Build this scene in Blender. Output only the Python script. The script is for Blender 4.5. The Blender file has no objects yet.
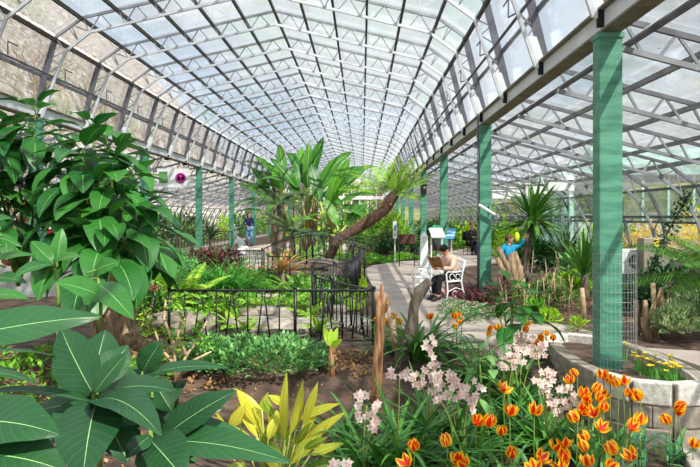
import bpy, bmesh, math, random
from mathutils import Vector, Matrix, Quaternion
random.seed(7)
C = bpy.context.scene.collection
SC = bpy.context.scene
PI = math.pi

# ---------------------------------------------------------------- camera, sky, sun, exposure
F = 739.4                       # focal length in pixels of the 700 px wide frame
EYE = 1.5
cam_d = bpy.data.cameras.new('camera'); cam = bpy.data.objects.new('camera', cam_d); C.objects.link(cam)
cam.location = (0, 0, EYE); cam.rotation_euler = (PI/2, 0, 0)
cam_d.sensor_width = 36; cam_d.lens = F/700*36
cam_d.shift_x = -12/700; cam_d.shift_y = -16.5/700
cam_d.clip_end = 500; cam_d.clip_start = 0.05
SC.camera = cam
SC.view_settings.view_transform = 'Standard'; SC.view_settings.look = 'None'
SC.view_settings.exposure = 0.0; SC.view_settings.gamma = 1.0
SC.cycles.transparent_max_bounces = 24
SC.cycles.max_bounces = 7

world = bpy.data.worlds.new('world'); SC.world = world; world.use_nodes = True
wn = world.node_tree; wn.nodes.clear()
def wnode(t, **k):
    n = wn.nodes.new(t)
    for a, b in k.items(): setattr(n, a, b)
    return n
tc = wnode('ShaderNodeTexCoord'); mp = wnode('ShaderNodeMapping'); mp.inputs['Scale'].default_value = (2.0, 2.0, 4.0)
nz = wnode('ShaderNodeTexNoise'); nz.inputs['Scale'].default_value = 1.6; nz.inputs['Detail'].default_value = 7
rp = wnode('ShaderNodeValToRGB')
rp.color_ramp.elements[0].position = .36; rp.color_ramp.elements[0].color = (.64, .79, .98, 1)
rp.color_ramp.elements[1].position = .54; rp.color_ramp.elements[1].color = (.93, .96, 1.0, 1)
bg = wnode('ShaderNodeBackground'); bg.inputs['Strength'].default_value = 1.6
wo = wnode('ShaderNodeOutputWorld')
L = wn.links.new
L(tc.outputs['Generated'], mp.inputs[0]); L(mp.outputs[0], nz.inputs[0]); L(nz.outputs[0], rp.inputs[0]); L(rp.outputs[0], bg.inputs[0]); L(bg.outputs[0], wo.inputs[0])

sun_d = bpy.data.lights.new('sun', 'SUN'); sun_d.energy = 8.5; sun_d.angle = math.radians(.7); sun_d.color = (1, .95, .86)
sun = bpy.data.objects.new('sun', sun_d); C.objects.link(sun)
sun.rotation_euler = Vector((.42, -.62, .80)).to_track_quat('Z', 'Y').to_euler()

# ---------------------------------------------------------------- helpers
def P(px, py, Y): return Vector(((px-362)*Y/F, Y, EYE+(217-py)*Y/F))
def GX(px, Y): return (px-362)*Y/F
def ground_z(x, y):
    a = min(1, max(0, (8.3-y)/1.9)); a = a*a*(3-2*a)
    b = -.40*a
    if x < -.3: b *= max(.55, 1-(-.3-x)*.35)
    return b
def rnd(a, b): return random.uniform(a, b)
ORD = ['zeroth','first','second','third','fourth','fifth','sixth','seventh','eighth','ninth','tenth','eleventh','twelfth','thirteenth','fourteenth','fifteenth','sixteenth','seventeenth','eighteenth','nineteenth','twentieth','twenty-first','twenty-second','twenty-third','twenty-fourth','twenty-fifth','twenty-sixth','twenty-seventh','twenty-eighth','twenty-ninth','thirtieth']

def tag(o, label=None, cat=None, group=None, kind=None):
    if label: o['label'] = label
    if cat: o['category'] = cat
    if group: o['group'] = group
    if kind: o['kind'] = kind
    return o
def thing(name, label, cat, loc=(0,0,0), rz=0, group=None):
    o = bpy.data.objects.new(name, None); C.objects.link(o); o.empty_display_size = .1
    o.location = loc; o.rotation_euler = (0, 0, rz)
    return tag(o, label, cat, group)
def copy_tree(o, parent=None):
    kids = KIDS.get(o.name, [])
    c = o.copy(); C.objects.link(c); c.parent = parent
    KIDS[c.name] = []
    for ch in kids: KIDS[c.name].append(copy_tree(ch, c))
    return c
KIDS = {}

def unit(v):
    v = Vector(v); l = v.length
    return v/l if l > 1e-9 else Vector((0, 0, 1))

class MB:
    def __init__(s): s.v=[]; s.f=[]; s.uv=[]; s.tone=[]; s.mi=[]; s.m=0; s.t=.5
    def _add(s, vs, fs, uvs=None):
        o = len(s.v); s.v.extend([tuple(p) for p in vs]); s.tone.extend([s.t]*len(vs))
        s.uv.extend(uvs if uvs else [(0.0,0.0)]*len(vs))
        for f in fs: s.f.append(tuple(i+o for i in f)); s.mi.append(s.m)
    def box(s, c, d, rot=None):
        c = Vector(c); x, y, z = d[0]/2, d[1]/2, d[2]/2
        vs = [Vector((a*x, b*y, e*z)) for a in (-1,1) for b in (-1,1) for e in (-1,1)]
        if rot is not None: vs = [rot @ p for p in vs]
        s._add([c+p for p in vs], [(0,1,3,2),(4,6,7,5),(0,4,5,1),(2,3,7,6),(0,2,6,4),(1,5,7,3)])
    def bar(s, a, b, w, h, up=(0,0,1)):
        a = Vector(a); b = Vector(b); d = unit(b-a); u = Vector(up)
        sd = d.cross(u)
        if sd.length < 1e-4: sd = d.cross(Vector((1,0,0)))
        sd.normalize(); u = sd.cross(d)
        vs = [p+sd*i*w/2+u*j*h/2 for p in (a,b) for i,j in ((-1,-1),(1,-1),(1,1),(-1,1))]
        s._add(vs, [(0,3,2,1),(4,5,6,7),(0,1,5,4),(1,2,6,5),(2,3,7,6),(3,0,4,7)])
    def tube(s, pts, r, n=8, cap=True, wob=0):
        pts = [Vector(p) for p in pts]; N = len(pts)
        rs = r if isinstance(r, (list, tuple)) else [r]*N
        vs = []; fs = []; uvs = []; pr = None; ln = 0
        for i, p in enumerate(pts):
            d = unit(pts[min(i+1,N-1)]-pts[max(i-1,0)])
            if pr is None:
                sd = d.cross(Vector((0,0,1)));
                if sd.length < 1e-3: sd = d.cross(Vector((0,1,0)))
                sd.normalize()
            else:
                sd = pr - d*pr.dot(d); sd.normalize()
            pr = sd; u = d.cross(sd)
            if i: ln += (p-pts[i-1]).length
            for k in range(n):
                a = 2*PI*k/n; rr = rs[i]*(1+(rnd(-wob,wob) if wob else 0))
                vs.append(p+sd*math.cos(a)*rr+u*math.sin(a)*rr); uvs.append((k/n, ln))
        for i in range(N-1):
            for k in range(n):
                k2 = (k+1)%n; fs.append((i*n+k, i*n+k2, (i+1)*n+k2, (i+1)*n+k))
        if cap: fs.append(tuple(range(n-1,-1,-1))); fs.append(tuple((N-1)*n+k for k in range(n)))
        s._add(vs, fs, uvs)
    def lathe(s, prof, c=(0,0,0), n=16):
        vs = []; fs = []; c = Vector(c)
        for r, z in prof:
            for k in range(n): a = 2*PI*k/n; vs.append(c+Vector((r*math.cos(a), r*math.sin(a), z)))
        for i in range(len(prof)-1):
            for k in range(n): k2=(k+1)%n; fs.append((i*n+k, i*n+k2, (i+1)*n+k2, (i+1)*n+k))
        fs.append(tuple(range(n-1,-1,-1))); fs.append(tuple((len(prof)-1)*n+k for k in range(n)))
        s._add(vs, fs)
    def ball(s, c, r, n=10, m=7, wob=0, sq=1):
        c = Vector(c); r = Vector(r) if not isinstance(r,(int,float)) else Vector((r,r,r))
        vs = [c+Vector((0,0,-r.z))]; fs = []
        for i in range(1,m):
            ph = PI*i/m
            for k in range(n):
                a = 2*PI*k/n; w = 1+(rnd(-wob,wob) if wob else 0)
                vs.append(c+Vector((r.x*math.sin(ph)*math.cos(a)*w, r.y*math.sin(ph)*math.sin(a)*w, -r.z*math.cos(ph)*w)))
        vs.append(c+Vector((0,0,r.z)))
        for k in range(n):
            k2=(k+1)%n; fs.append((0,1+k2,1+k)); e=1+(m-2)*n; fs.append((e+k,e+k2,len(vs)-1))
            for i in range(m-2): b=1+i*n; fs.append((b+k,b+k2,b+n+k2,b+n+k))
        s._add(vs, fs)
    def prism(s, pts, z0, z1):
        n = len(pts); zf0 = z0 if callable(z0) else (lambda x,y: z0); zf1 = z1 if callable(z1) else (lambda x,y: z1)
        vs = [(x,y,zf0(x,y)) for x,y in pts]+[(x,y,zf1(x,y)) for x,y in pts]
        fs = [tuple(range(n-1,-1,-1)), tuple(range(n,2*n))]+[(i,(i+1)%n,n+(i+1)%n,n+i) for i in range(n)]
        s._add(vs, fs)
    def leaf(s, base, d, Ln, W, nrm=(0,0,1), droop=.6, fold=.25, nl=6, shape='ovate', wave=0, tip_up=0, curl=0):
        base = Vector(base); d = unit(d); n = Vector(nrm); n = n-d*n.dot(d)
        if n.length < 1e-3: n = Vector((0,1,0))-d*d.y
        n.normalize(); sd = d.cross(n)
        p = base.copy(); vs=[]; uvs=[]; fs=[]; ph = rnd(0,6)
        for i in range(nl+1):
            t = i/nl; a = droop*t; dd = d*math.cos(a)-n*math.sin(a); nn = n*math.cos(a)+d*math.sin(a)
            if i: p = p+dd*(Ln/nl)
            if shape == 'ovate': w = math.sin(PI*min(1,t*.97+.015)**.78)**.85
            elif shape == 'lance': w = math.sin(PI*min(1,t*.98+.01)**.9)
            elif shape == 'strap': w = min(1,.55+t*2)*(1-t**4)
            elif shape == 'banana': w = min(1,(t+.02)*5)**.6*(1-t**5)*.96+.02
            else: w = (1-t)**.8
            w = max(w,.02)*W/2
            for u in (-1,-.5,0,.5,1):
                off = fold*abs(u)*w + (wave*w*math.sin(t*17+ph+(2 if u<0 else 0))*abs(u)**2) - curl*w*u*u
                vs.append(p+sd*u*w+nn*off); uvs.append((.5+u/2, t))
        for i in range(nl):
            for k in range(4): a=i*5+k; fs.append((a,a+1,a+6,a+5))
        s._add(vs, fs, uvs)
    def leaf4(s, base, d, Ln, W, nrm=(0,0,1), fold=.3):
        base = Vector(base); d = unit(d); n = Vector(nrm); n = n-d*n.dot(d)
        if n.length < 1e-3: n = Vector((0,1,0))-d*d.y
        n.normalize(); sd = d.cross(n); m = base+d*Ln*.45
        s._add([base, m+sd*W/2+n*fold*W/2, base+d*Ln, m-sd*W/2+n*fold*W/2, m], [(0,1,4),(1,2,4),(2,3,4),(3,0,4)], [(.5,0),(1,.45),(.5,1),(0,.45),(.5,.45)])
    def build(s, name, mats, parent=None, smooth=True, loc=None):
        me = bpy.data.meshes.new(name); me.from_pydata(s.v, [], s.f)
        if not isinstance(mats,(list,tuple)): mats=[mats]
        for m in mats: me.materials.append(m)
        if len(mats)>1: me.polygons.foreach_set('material_index', s.mi)
        uvl = me.uv_layers.new(name='UVMap')
        li = [0]*len(me.loops); me.loops.foreach_get('vertex_index', li)
        buf=[]
        for i in li: buf.extend(s.uv[i])
        uvl.data.foreach_set('uv', buf)
        at = me.attributes.new('tone','FLOAT','POINT'); at.data.foreach_set('value', s.tone)
        me.polygons.foreach_set('use_smooth', [smooth]*len(me.polygons))
        me.update()
        o = bpy.data.objects.new(name, me); C.objects.link(o)
        if parent is not None:
            o.parent = parent; KIDS.setdefault(parent.name, []).append(o)
        if loc is not None: o.location = loc
        return o

# ---------------------------------------------------------------- materials
def srgb(c):
    if isinstance(c,str): c = tuple(int(c[i:i+2],16)/255 for i in (0,2,4))
    return tuple((x/12.92 if x<=.04045 else ((x+.055)/1.055)**2.4) for x in c)+(1,)
def newmat(name):
    m = bpy.data.materials.new(name); m.use_nodes = True; nt = m.node_tree; nt.nodes.clear(); return m, nt
def mat(name, c1, c2=None, rough=.6, scale=8, metal=0, bump=0, detail=4, stretch=(1,1,1), spec=.4, c3=None):
    m, nt = newmat(name); N = nt.nodes.new; K = nt.links.new
    o = N('ShaderNodeOutputMaterial'); b = N('ShaderNodeBsdfPrincipled'); K(b.outputs[0], o.inputs[0])
    b.inputs['Roughness'].default_value = rough; b.inputs['Metallic'].default_value = metal; b.inputs['Specular IOR Level'].default_value = spec
    t = N('ShaderNodeTexCoord'); mp = N('ShaderNodeMapping'); mp.inputs['Scale'].default_value = stretch
    n = N('ShaderNodeTexNoise'); n.inputs['Scale'].default_value = scale; n.inputs['Detail'].default_value = detail
    K(t.outputs['Object'], mp.inputs[0]); K(mp.outputs[0], n.inputs[0])
    r = N('ShaderNodeValToRGB'); r.color_ramp.elements[0].position=.35; r.color_ramp.elements[1].position=.65
    r.color_ramp.elements[0].color = srgb(c1); r.color_ramp.elements[1].color = srgb(c2 or c1)
    if c3: e = r.color_ramp.elements.new(.5); e.color = srgb(c3)
    K(n.outputs[0], r.inputs[0]); K(r.outputs[0], b.inputs['Base Color'])
    if bump:
        bp = N('ShaderNodeBump'); bp.inputs['Strength'].default_value = bump; bp.inputs['Distance'].default_value=.02
        K(n.outputs[0], bp.inputs['Height']); K(bp.outputs[0], b.inputs['Normal'])
    return m
def leafmat(name, c1, c2, rib=None, veins=9, rough=.42, trans=.28, spec=.35, ribw=.025, edge=None, veinstr=.5):
    m, nt = newmat(name); N = nt.nodes.new; K = nt.links.new
    def math_(op, a, b=None):
        x = N('ShaderNodeMath'); x.operation = op
        for i, q in enumerate((a,b)):
            if q is None: continue
            if isinstance(q,(int,float)): x.inputs[i].default_value = q
            else: K(q, x.inputs[i])
        return x.outputs[0]
    o = N('ShaderNodeOutputMaterial'); b = N('ShaderNodeBsdfPrincipled')
    b.inputs['Roughness'].default_value = rough; b.inputs['Specular IOR Level'].default_value = spec
    tr = N('ShaderNodeBsdfTranslucent'); mx = N('ShaderNodeMixShader'); mx.inputs[0].default_value = trans
    K(b.outputs[0], mx.inputs[1]); K(tr.outputs[0], mx.inputs[2]); K(mx.outputs[0], o.inputs[0])
    at = N('ShaderNodeAttribute'); at.attribute_name='tone'
    nz = N('ShaderNodeTexNoise'); nz.inputs['Scale'].default_value=9
    tcn = N('ShaderNodeTexCoord'); K(tcn.outputs['Object'], nz.inputs[0])
    tn = math_('ADD', at.outputs['Fac'], math_('MULTIPLY', math_('SUBTRACT', nz.outputs[0], .5), .5))
    mc = N('ShaderNodeMix'); mc.data_type='RGBA'; K(tn, mc.inputs[0]); mc.inputs[6].default_value = srgb(c1); mc.inputs[7].default_value = srgb(c2)
    mc.clamp_factor = True
    col = mc.outputs[2]
    uv = N('ShaderNodeUVMap'); uv.uv_map='UVMap'; sp = N('ShaderNodeSeparateXYZ'); K(uv.outputs[0], sp.inputs[0])
    au = math_('ABSOLUTE', math_('SUBTRACT', sp.outputs[0], .5))
    if rib:
        ribf = math_('LESS_THAN', au, ribw)
        if veins:
            fr = math_('FRACT', math_('SUBTRACT', math_('MULTIPLY', sp.outputs[1], veins), math_('MULTIPLY', au, veins*.42)))
            vf = math_('MULTIPLY', math_('LESS_THAN', fr, .10), veinstr)
            bpn = N('ShaderNodeBump'); bpn.inputs['Strength'].default_value=.5; bpn.inputs['Distance'].default_value=.01
            K(fr, bpn.inputs['Height']); K(bpn.outputs[0], b.inputs['Normal'])
            ribf = math_('MAXIMUM', ribf, vf)
        m2 = N('ShaderNodeMix'); m2.data_type='RGBA'; K(ribf, m2.inputs[0]); K(col, m2.inputs[6]); m2.inputs[7].default_value = srgb(rib); col = m2.outputs[2]
    if edge:
        m3 = N('ShaderNodeMix'); m3.data_type='RGBA'
        ef = math_('GREATER_THAN', math_('ADD', au, math_('MULTIPLY', math_('SUBTRACT', nz.outputs[0], .5), .5)), edge[1])
        K(ef, m3.inputs[0]); K(col, m3.inputs[6]); m3.inputs[7].default_value = srgb(edge[0]); col = m3.outputs[2]
    K(col, b.inputs['Base Color']); K(col, tr.inputs['Color'])
    return m
def glassmat(name, dirt=.15, tint=(.93,.97,1,1), col=('d8dde0','b8bcb8'), scale=1.5, specks=0):
    m, nt = newmat(name); N = nt.nodes.new; K = nt.links.new
    o = N('ShaderNodeOutputMaterial'); tr = N('ShaderNodeBsdfTransparent'); tr.inputs[0].default_value = tint
    df = N('ShaderNodeBsdfDiffuse'); tl = N('ShaderNodeBsdfTranslucent'); gl = N('ShaderNodeBsdfGlossy'); gl.inputs['Roughness'].default_value=.12
    t = N('ShaderNodeTexCoord'); n = N('ShaderNodeTexNoise'); n.inputs['Scale'].default_value=scale; n.inputs['Detail'].default_value=8; n.inputs['Roughness'].default_value=.65
    K(t.outputs['Object'], n.inputs[0])
    cr = N('ShaderNodeValToRGB'); cr.color_ramp.elements[0].position=.4; cr.color_ramp.elements[1].position=.62
    cr.color_ramp.elements[0].color=srgb(col[0]); cr.color_ramp.elements[1].color=srgb(col[1]); K(n.outputs[0], cr.inputs[0])
    K(cr.outputs[0], df.inputs[0]); K(cr.outputs[0], tl.inputs[0])
    m1 = N('ShaderNodeMixShader'); m1.inputs[0].default_value=.5; K(df.outputs[0], m1.inputs[1]); K(tl.outputs[0], m1.inputs[2])
    mr = N('ShaderNodeMapRange'); mr.inputs[1].default_value=.3; mr.inputs[2].default_value=.7; mr.inputs[3].default_value=dirt*.6; mr.inputs[4].default_value=dirt*1.4
    K(n.outputs[0], mr.inputs[0]); fac = mr.outputs[0]
    m2 = N('ShaderNodeMixShader'); K(fac, m2.inputs[0]); K(tr.outputs[0], m2.inputs[1]); K(m1.outputs[0], m2.inputs[2])
    lw = N('ShaderNodeLayerWeight'); lw.inputs[0].default_value=.25
    mm = N('ShaderNodeMath'); mm.operation='MULTIPLY'; mm.inputs[1].default_value=.5; K(lw.outputs['Fresnel'], mm.inputs[0])
    m3 = N('ShaderNodeMixShader'); K(mm.outputs[0], m3.inputs[0]); K(m2.outputs[0], m3.inputs[1]); K(gl.outputs[0], m3.inputs[2])
    last = m3
    if specks:
        vn = N('ShaderNodeTexVoronoi'); vn.inputs['Scale'].default_value=3.2; K(t.outputs['Object'], vn.inputs[0])
        n2 = N('ShaderNodeTexNoise'); n2.inputs['Scale'].default_value=.8; K(t.outputs['Object'], n2.inputs[0])
        ml = N('ShaderNodeMath'); ml.operation='MULTIPLY'; ml.inputs[1].default_value=specks; K(n2.outputs[0], ml.inputs[0])
        lt = N('ShaderNodeMath'); lt.operation='LESS_THAN'; K(vn.outputs['Distance'], lt.inputs[0]); K(ml.outputs[0], lt.inputs[1])
        dk = N('ShaderNodeBsdfDiffuse'); dk.inputs[0].default_value = srgb('2a2620')
        m4 = N('ShaderNodeMixShader'); K(lt.outputs[0], m4.inputs[0]); K(m3.outputs[0], m4.inputs[1]); K(dk.outputs[0], m4.inputs[2]); last = m4
    K(last.outputs[0], o.inputs[0])
    return m

M = {}
M['green_paint'] = mat('green_paint','428068','60a084',.55,3.5,0,.10,6,(1,1,5))
M['mint'] = mat('mint_paint','9ccabd','b4dccf',.5,4)
M['steel'] = mat('painted_steel','b9bcc4','d9dbe0',.45,3,0,0,4,spec=.5)
M['steel_dark'] = mat('dark_steel','55565e','75767e',.5,3)
M['steel_grey'] = mat('grey_steel','74767c','9a9ca2',.5,3)
M['purlin'] = mat('brown_purlin','2a2621','3e382f',.6,6)
M['beam'] = mat('beam_paint','d4dae2','e8ecf2',.45,2)
M['beam_flange'] = mat('flange_paint','6f6656','8a8070',.6,4)
M['black_iron'] = mat('black_iron','0c0c0e','17171a',.4,20,spec=.5)
M['wire'] = mat('galvanised_wire','9aa09c','b8bdb8',.4,20,.4)
M['soil'] = mat('soil','3a2c24','6a5648',.95,5,0,1,12,c3='523f34')
M['path'] = mat('paving','9c8f84','b9aca0',.85,1.3,0,.2,8,c3='a89a90')
M['stone'] = mat('grey_stone','8e867b','b9b0a4',.85,5,0,.5,8)
M['stone2'] = mat('pond_stone','544c42','978a7a',.9,6,0,1,10,c3='7a7064')
M['rock_grey'] = mat('grey_rock','625b52','a39a8e',.9,7,0,1,10,c3='857d72')
M['deck'] = mat('weathered_deck','4c4238','75685a',.85,6,0,.4,8,(1,6,1))
M['block'] = mat('pale_block','b8b3a8','dcd8ce',.85,25,0,.5,6)
M['block_warm'] = mat('warm_grey_block','857a6c','aba091',.9,12,0,.5,8)
M['mortar'] = mat('mortar','8a8174','a09689',.95,20)
M['concrete'] = mat('concrete','a8a8a4','c4c4c0',.9,3)
M['white'] = mat('white_paint','dfe2e2','f2f4f4',.5,4)
M['bark_light'] = mat('light_bark','6e5a44','b89c7c',.9,22,0,1,8,(1,1,.25))
M['bark_red'] = mat('stripped_bark','6e3f24','d8a474',.85,30,0,1,8,(1,1,.12))
M['bark_grey'] = mat('grey_bark','4a3f35','85776a',.9,16,0,.8,8,(1,1,.4))
M['bark_dark'] = mat('palm_bark','3f2e24','6b5142',.95,25,0,1,6)
M['stem_green'] = mat('green_stem','4d6b24','6e8a38',.6,12)
M['stem_pale'] = mat('pale_stem','96a548','b9c062',.6,12)
M['twig'] = mat('dry_twig','a38a6a','c9b18c',.9,12)
M['water'] = mat('pond_water','2c3a26','46523a',.08,2,spec=.7)
M['brownboard'] = mat('brown_board','4a2c24','5e392e',.6,4)
M['box_beige'] = mat('beige_metal','8c8676','9c9686',.5,2)
M['black'] = mat('black_rubber','101010','1a1a1a',.7,6)
L_ = leafmat
M['big'] = L_('big_leaf','1a5420','3c7d2b','86b868',9,.38,.25,.4,.012,veinstr=.10)
M['fore'] = L_('foreground_leaf','173c20','27542c','86b070',11,.42,.12,.3,.008,veinstr=.06)  # leaf colour darkened to carry the shade over the foreground
M['banana'] = L_('banana_leaf','20641a','5a9a28','b4cc68',30,.4,.35,.4,.018,veinstr=.10)
M['fern'] = L_('fern_leaf','5c9a20','b0d040',None,0,.5,.35)
M['fern_dark'] = L_('dark_fern','3a7426','86b444',None,0,.5,.3)
M['palm'] = L_('palm_leaf','2c6620','6f9e38',None,0,.4,.3)
M['palm_dark'] = L_('dusky_palm_leaf','2d4428','5a7444',None,0,.45,.25)
M['strap'] = L_('strap_leaf','1f5a1e','5a9a38','8fc060',0,.35,.2,.45,.04)
M['grass'] = L_('grass_leaf','2a7420','5faa38',None,0,.45,.3)
M['ground'] = L_('ground_leaf','357a1c','86c034',None,0,.5,.3)
M['ground_mid'] = L_('mid_ground_leaf','37763a','8abf6c',None,0,.5,.3)
M['yellow'] = L_('yellowing_leaf','6a9a24','d8d23c','e8e27a',14,.4,.3,.4,.03,('a8652c',.50),.25)
M['lime'] = L_('lime_leaf','7ab51c','bfe038',None,0,.5,.35)
M['variegated'] = L_('variegated_leaf','4f8a38','8cb45c',None,0,.5,.3,edge=('e4e8c4',.17))
M['burgundy'] = L_('burgundy_leaf','4a1828','8e3a50','3f6a34',0,.4,.25,.4,.08)
M['bromeliad'] = L_('bromeliad_leaf','8a9a38','e08a70','c9b060',0,.4,.3)
M['dark_leaf'] = L_('dark_leaf','16401c','2f6a2c',None,0,.45,.2)
M['dry_leaf'] = L_('dry_leaf','8a5c30','c09a64',None,0,.8,.2)
M['red_petal'] = L_('pink_petal','c01f3c','e65a78',None,0,.5,.3)
M['yellow_petal'] = L_('yellow_petal','f2d410','fff04a',None,0,.5,.3)
M['orchid_petal'] = L_('orchid_petal','e4bcb0','fff6ec',None,0,.5,.35,.3)
M['orchid_lip'] = L_('orchid_lip','b03a5c','e08aa0',None,0,.5,.3)
M['pink'] = L_('pale_pink_petal','e8a8b4','f8d8dc',None,0,.5,.3)
M['forsythia'] = L_('forsythia','e8c018','ffe860',None,0,.5,.3)
M['tree_leaf'] = L_('tree_leaf','3f5f24','7f9a48',None,0,.6,.3)
# tulip petal: red flame in the middle, yellow rim
def tulipmat():
    m, nt = newmat('tulip_petal'); N = nt.nodes.new; K = nt.links.new
    o = N('ShaderNodeOutputMaterial'); b = N('ShaderNodeBsdfPrincipled'); b.inputs['Roughness'].default_value=.45
    tr = N('ShaderNodeBsdfTranslucent'); mx = N('ShaderNodeMixShader'); mx.inputs[0].default_value=.35
    K(b.outputs[0], mx.inputs[1]); K(tr.outputs[0], mx.inputs[2]); K(mx.outputs[0], o.inputs[0])
    uv = N('ShaderNodeUVMap'); sp = N('ShaderNodeSeparateXYZ'); K(uv.outputs[0], sp.inputs[0])
    s = N('ShaderNodeMath'); s.operation='SUBTRACT'; K(sp.outputs[0], s.inputs[0]); s.inputs[1].default_value=.5
    a = N('ShaderNodeMath'); a.operation='ABSOLUTE'; K(s.outputs[0], a.inputs[0])
    n = N('ShaderNodeTexNoise'); n.inputs['Scale'].default_value=40; t = N('ShaderNodeTexCoord'); K(t.outputs['Object'], n.inputs[0])
    m1 = N('ShaderNodeMath'); m1.operation='MULTIPLY_ADD'; K(n.outputs[0], m1.inputs[0]); m1.inputs[1].default_value=.3; K(a.outputs[0], m1.inputs[2])
    m2 = N('ShaderNodeMath'); m2.operation='MULTIPLY_ADD'; K(sp.outputs[1], m2.inputs[0]); m2.inputs[1].default_value=.16; K(m1.outputs[0], m2.inputs[2])
    at = N('ShaderNodeAttribute'); at.attribute_name='tone'
    m3 = N('ShaderNodeMath'); m3.operation='MULTIPLY_ADD'; K(at.outputs['Fac'], m3.inputs[0]); m3.inputs[1].default_value=.25; K(m2.outputs[0], m3.inputs[2])
    r = N('ShaderNodeValToRGB'); e=r.color_ramp.elements
    e[0].position=.50; e[0].color=srgb('dc2410'); e[1].position=.62; e[1].color=srgb('ffcf1c'); x=e.new(.56); x.color=srgb('ff6a10')
    K(m3.outputs[0], r.inputs[0]); K(r.outputs[0], b.inputs['Base Color']); K(r.outputs[0], tr.inputs[0])
    return m
M['tulip'] = tulipmat()
M['glass_roof'] = glassmat('roof_glass',.16)
M['glass_aisle'] = glassmat('aisle_glass',.38,(.88,.92,.93,1),('d2d6d6','9b968c'),1.2,.12)  # brownish tone mixes real dirt with painted-in tree reflections
M['glass_left'] = glassmat('left_glass',.22,(.9,.93,.95,1),('d0ccc8','a59d96'),2.5)
M['glass_clear'] = glassmat('clear_glass',.06,(.9,.96,.95,1),('c8d8d2','a0b0a8'),1.5)
# ---------------------------------------------------------------- large structure
S = 7.2                    # spacing of the green posts
TB = S/3                   # spacing of the roof trusses
XR, XL, XC = 2.39, -6.35, -1.98
YEND = 11*S
E = EYE
def mir(x): return 2*XC-x
# ground
mb = MB()
nx, ny = 90, 110
xs = [-26+i*52/nx for i in range(nx+1)]; ys = [-4+112*(j/ny)**1.6 for j in range(ny+1)]
vs = []
for y in ys:
    for x in xs: vs.append((x, y, ground_z(x,y)+(rnd(-.012,.012) if y < 14 else 0)))
mb._add(vs, [(j*(nx+1)+i, j*(nx+1)+i+1, (j+1)*(nx+1)+i+1, (j+1)*(nx+1)+i) for j in range(ny) for i in range(nx)])
tag(mb.build('floor', M['soil']), kind='structure')
def gpt(px, py): Y = F*EYE/(py-217); return (GX(px,Y), Y)
def slab_poly(pts, name, m, z=.03, z0=-.05):
    b = MB(); b.prism(pts, z0, z); o = b.build(name, m, smooth=False); return o
# paving: from the right edge behind the planter, past the bench, away up the nave
pp = [gpt(*q) for q in [(760,356),(690,353),(640,350),(585,332),(545,322),(500,314),(462,306),(446,292),(442,276),(470,266),(560,262),(560,250),(470,248),(440,254),(428,258),(419,261),(402,262),(385,264),(370,267),(365,270),(367,277),(374,290),(381,312),(392,330)]]
pp += [(1.1,8.75),(2.0,8.95),(3.2,8.3),(3.4,6.9),(5.5,6.7)]
tag(slab_poly(pp, 'floor', M['path']), kind='structure')
pl = [gpt(*q) for q in [(345,262),(300,268),(255,272),(228,262),(232,250),(262,245),(285,243),(345,243),(348,250)]]
tag(slab_poly(pl, 'floor', M['path'], .02), kind='structure')
# long side aisle walks
tag(slab_poly([(-8.6,16),(-7.6,16),(-7.6,78),(-8.6,78)], 'floor', M['path'], .015), kind='structure')

# profile of nave and aisles (height above eye added)
TOPN = [(-6.35,1.95),(-6.18,2.78),(-5.97,3.50),(-5.44,3.88),(XC,4.68),(1.48,3.88),(2.01,3.50),(2.20,2.74),(2.39,1.95)]
BOTN = [(-6.22,1.95),(-5.98,2.70),(-5.78,3.22),(-5.30,3.60),(XC,4.38),(1.30,3.60),(1.82,3.22),(2.02,2.66),(2.26,1.95)]
TOPA = [(2.53,1.92),(5.93,1.05),(6.50,.63),(6.80,0),(7.0,-.95)]
BOTA = [(2.53,1.64),(5.80,.79),(6.24,.42),(6.55,-.12),(6.8,-1.05)]
y0, y1 = 0, YEND
def sheet(prof, name, m, ya, yb, k=1):
    b = MB(); n = int(round((yb-ya)/TB))
    for (xa,za),(xb,zb) in zip(prof[:-1], prof[1:]):
        vs=[]
        for j in range(n+1): y = ya+j*(yb-ya)/n; vs += [(xa,y,za+E),(xb,y,zb+E)]
        b._add(vs, [(2*j,2*j+1,2*j+3,2*j+2) for j in range(n)])
    return tag(b.build(name, m, smooth=False), kind='structure')
off = .06
sheet([(x, z+off) for x,z in TOPN[2:7]], 'ceiling', M['glass_roof'], y0, y1)
sheet([(TOPN[i][0]-.06, TOPN[i][1]) for i in (0,1,2)], 'wall_left', M['glass_left'], y0, y1)
sheet([(TOPN[i][0]+.06, TOPN[i][1]) for i in (6,7,8)], 'wall_right', M['glass_roof'], y0, y1)
sheet([(x+.03,z+off) for x,z in TOPA[:3]], 'ceiling', M['glass_aisle'], y0, y1)
sheet([(x+.06,z) for x,z in TOPA[2:]], 'wall_right', M['glass_clear'], y0, y1)
sheet([(mir(x)-.03,z+off) for x,z in TOPA[:3]], 'ceiling', M['glass_aisle'], y0, y1)
sheet([(mir(x)-.06,z) for x,z in TOPA[2:]], 'wall_left', M['glass_clear'], y0, y1)
for s_, nm in ((1,'wall_right'),(-1,'wall_left')):
    b = MB(); x = 7.12 if s_>0 else mir(7.12)
    b.box((x,(y0+y1)/2,.26),(.2,y1-y0,.56)); tag(b.build(nm, M['concrete'], smooth=False), kind='structure')
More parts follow.
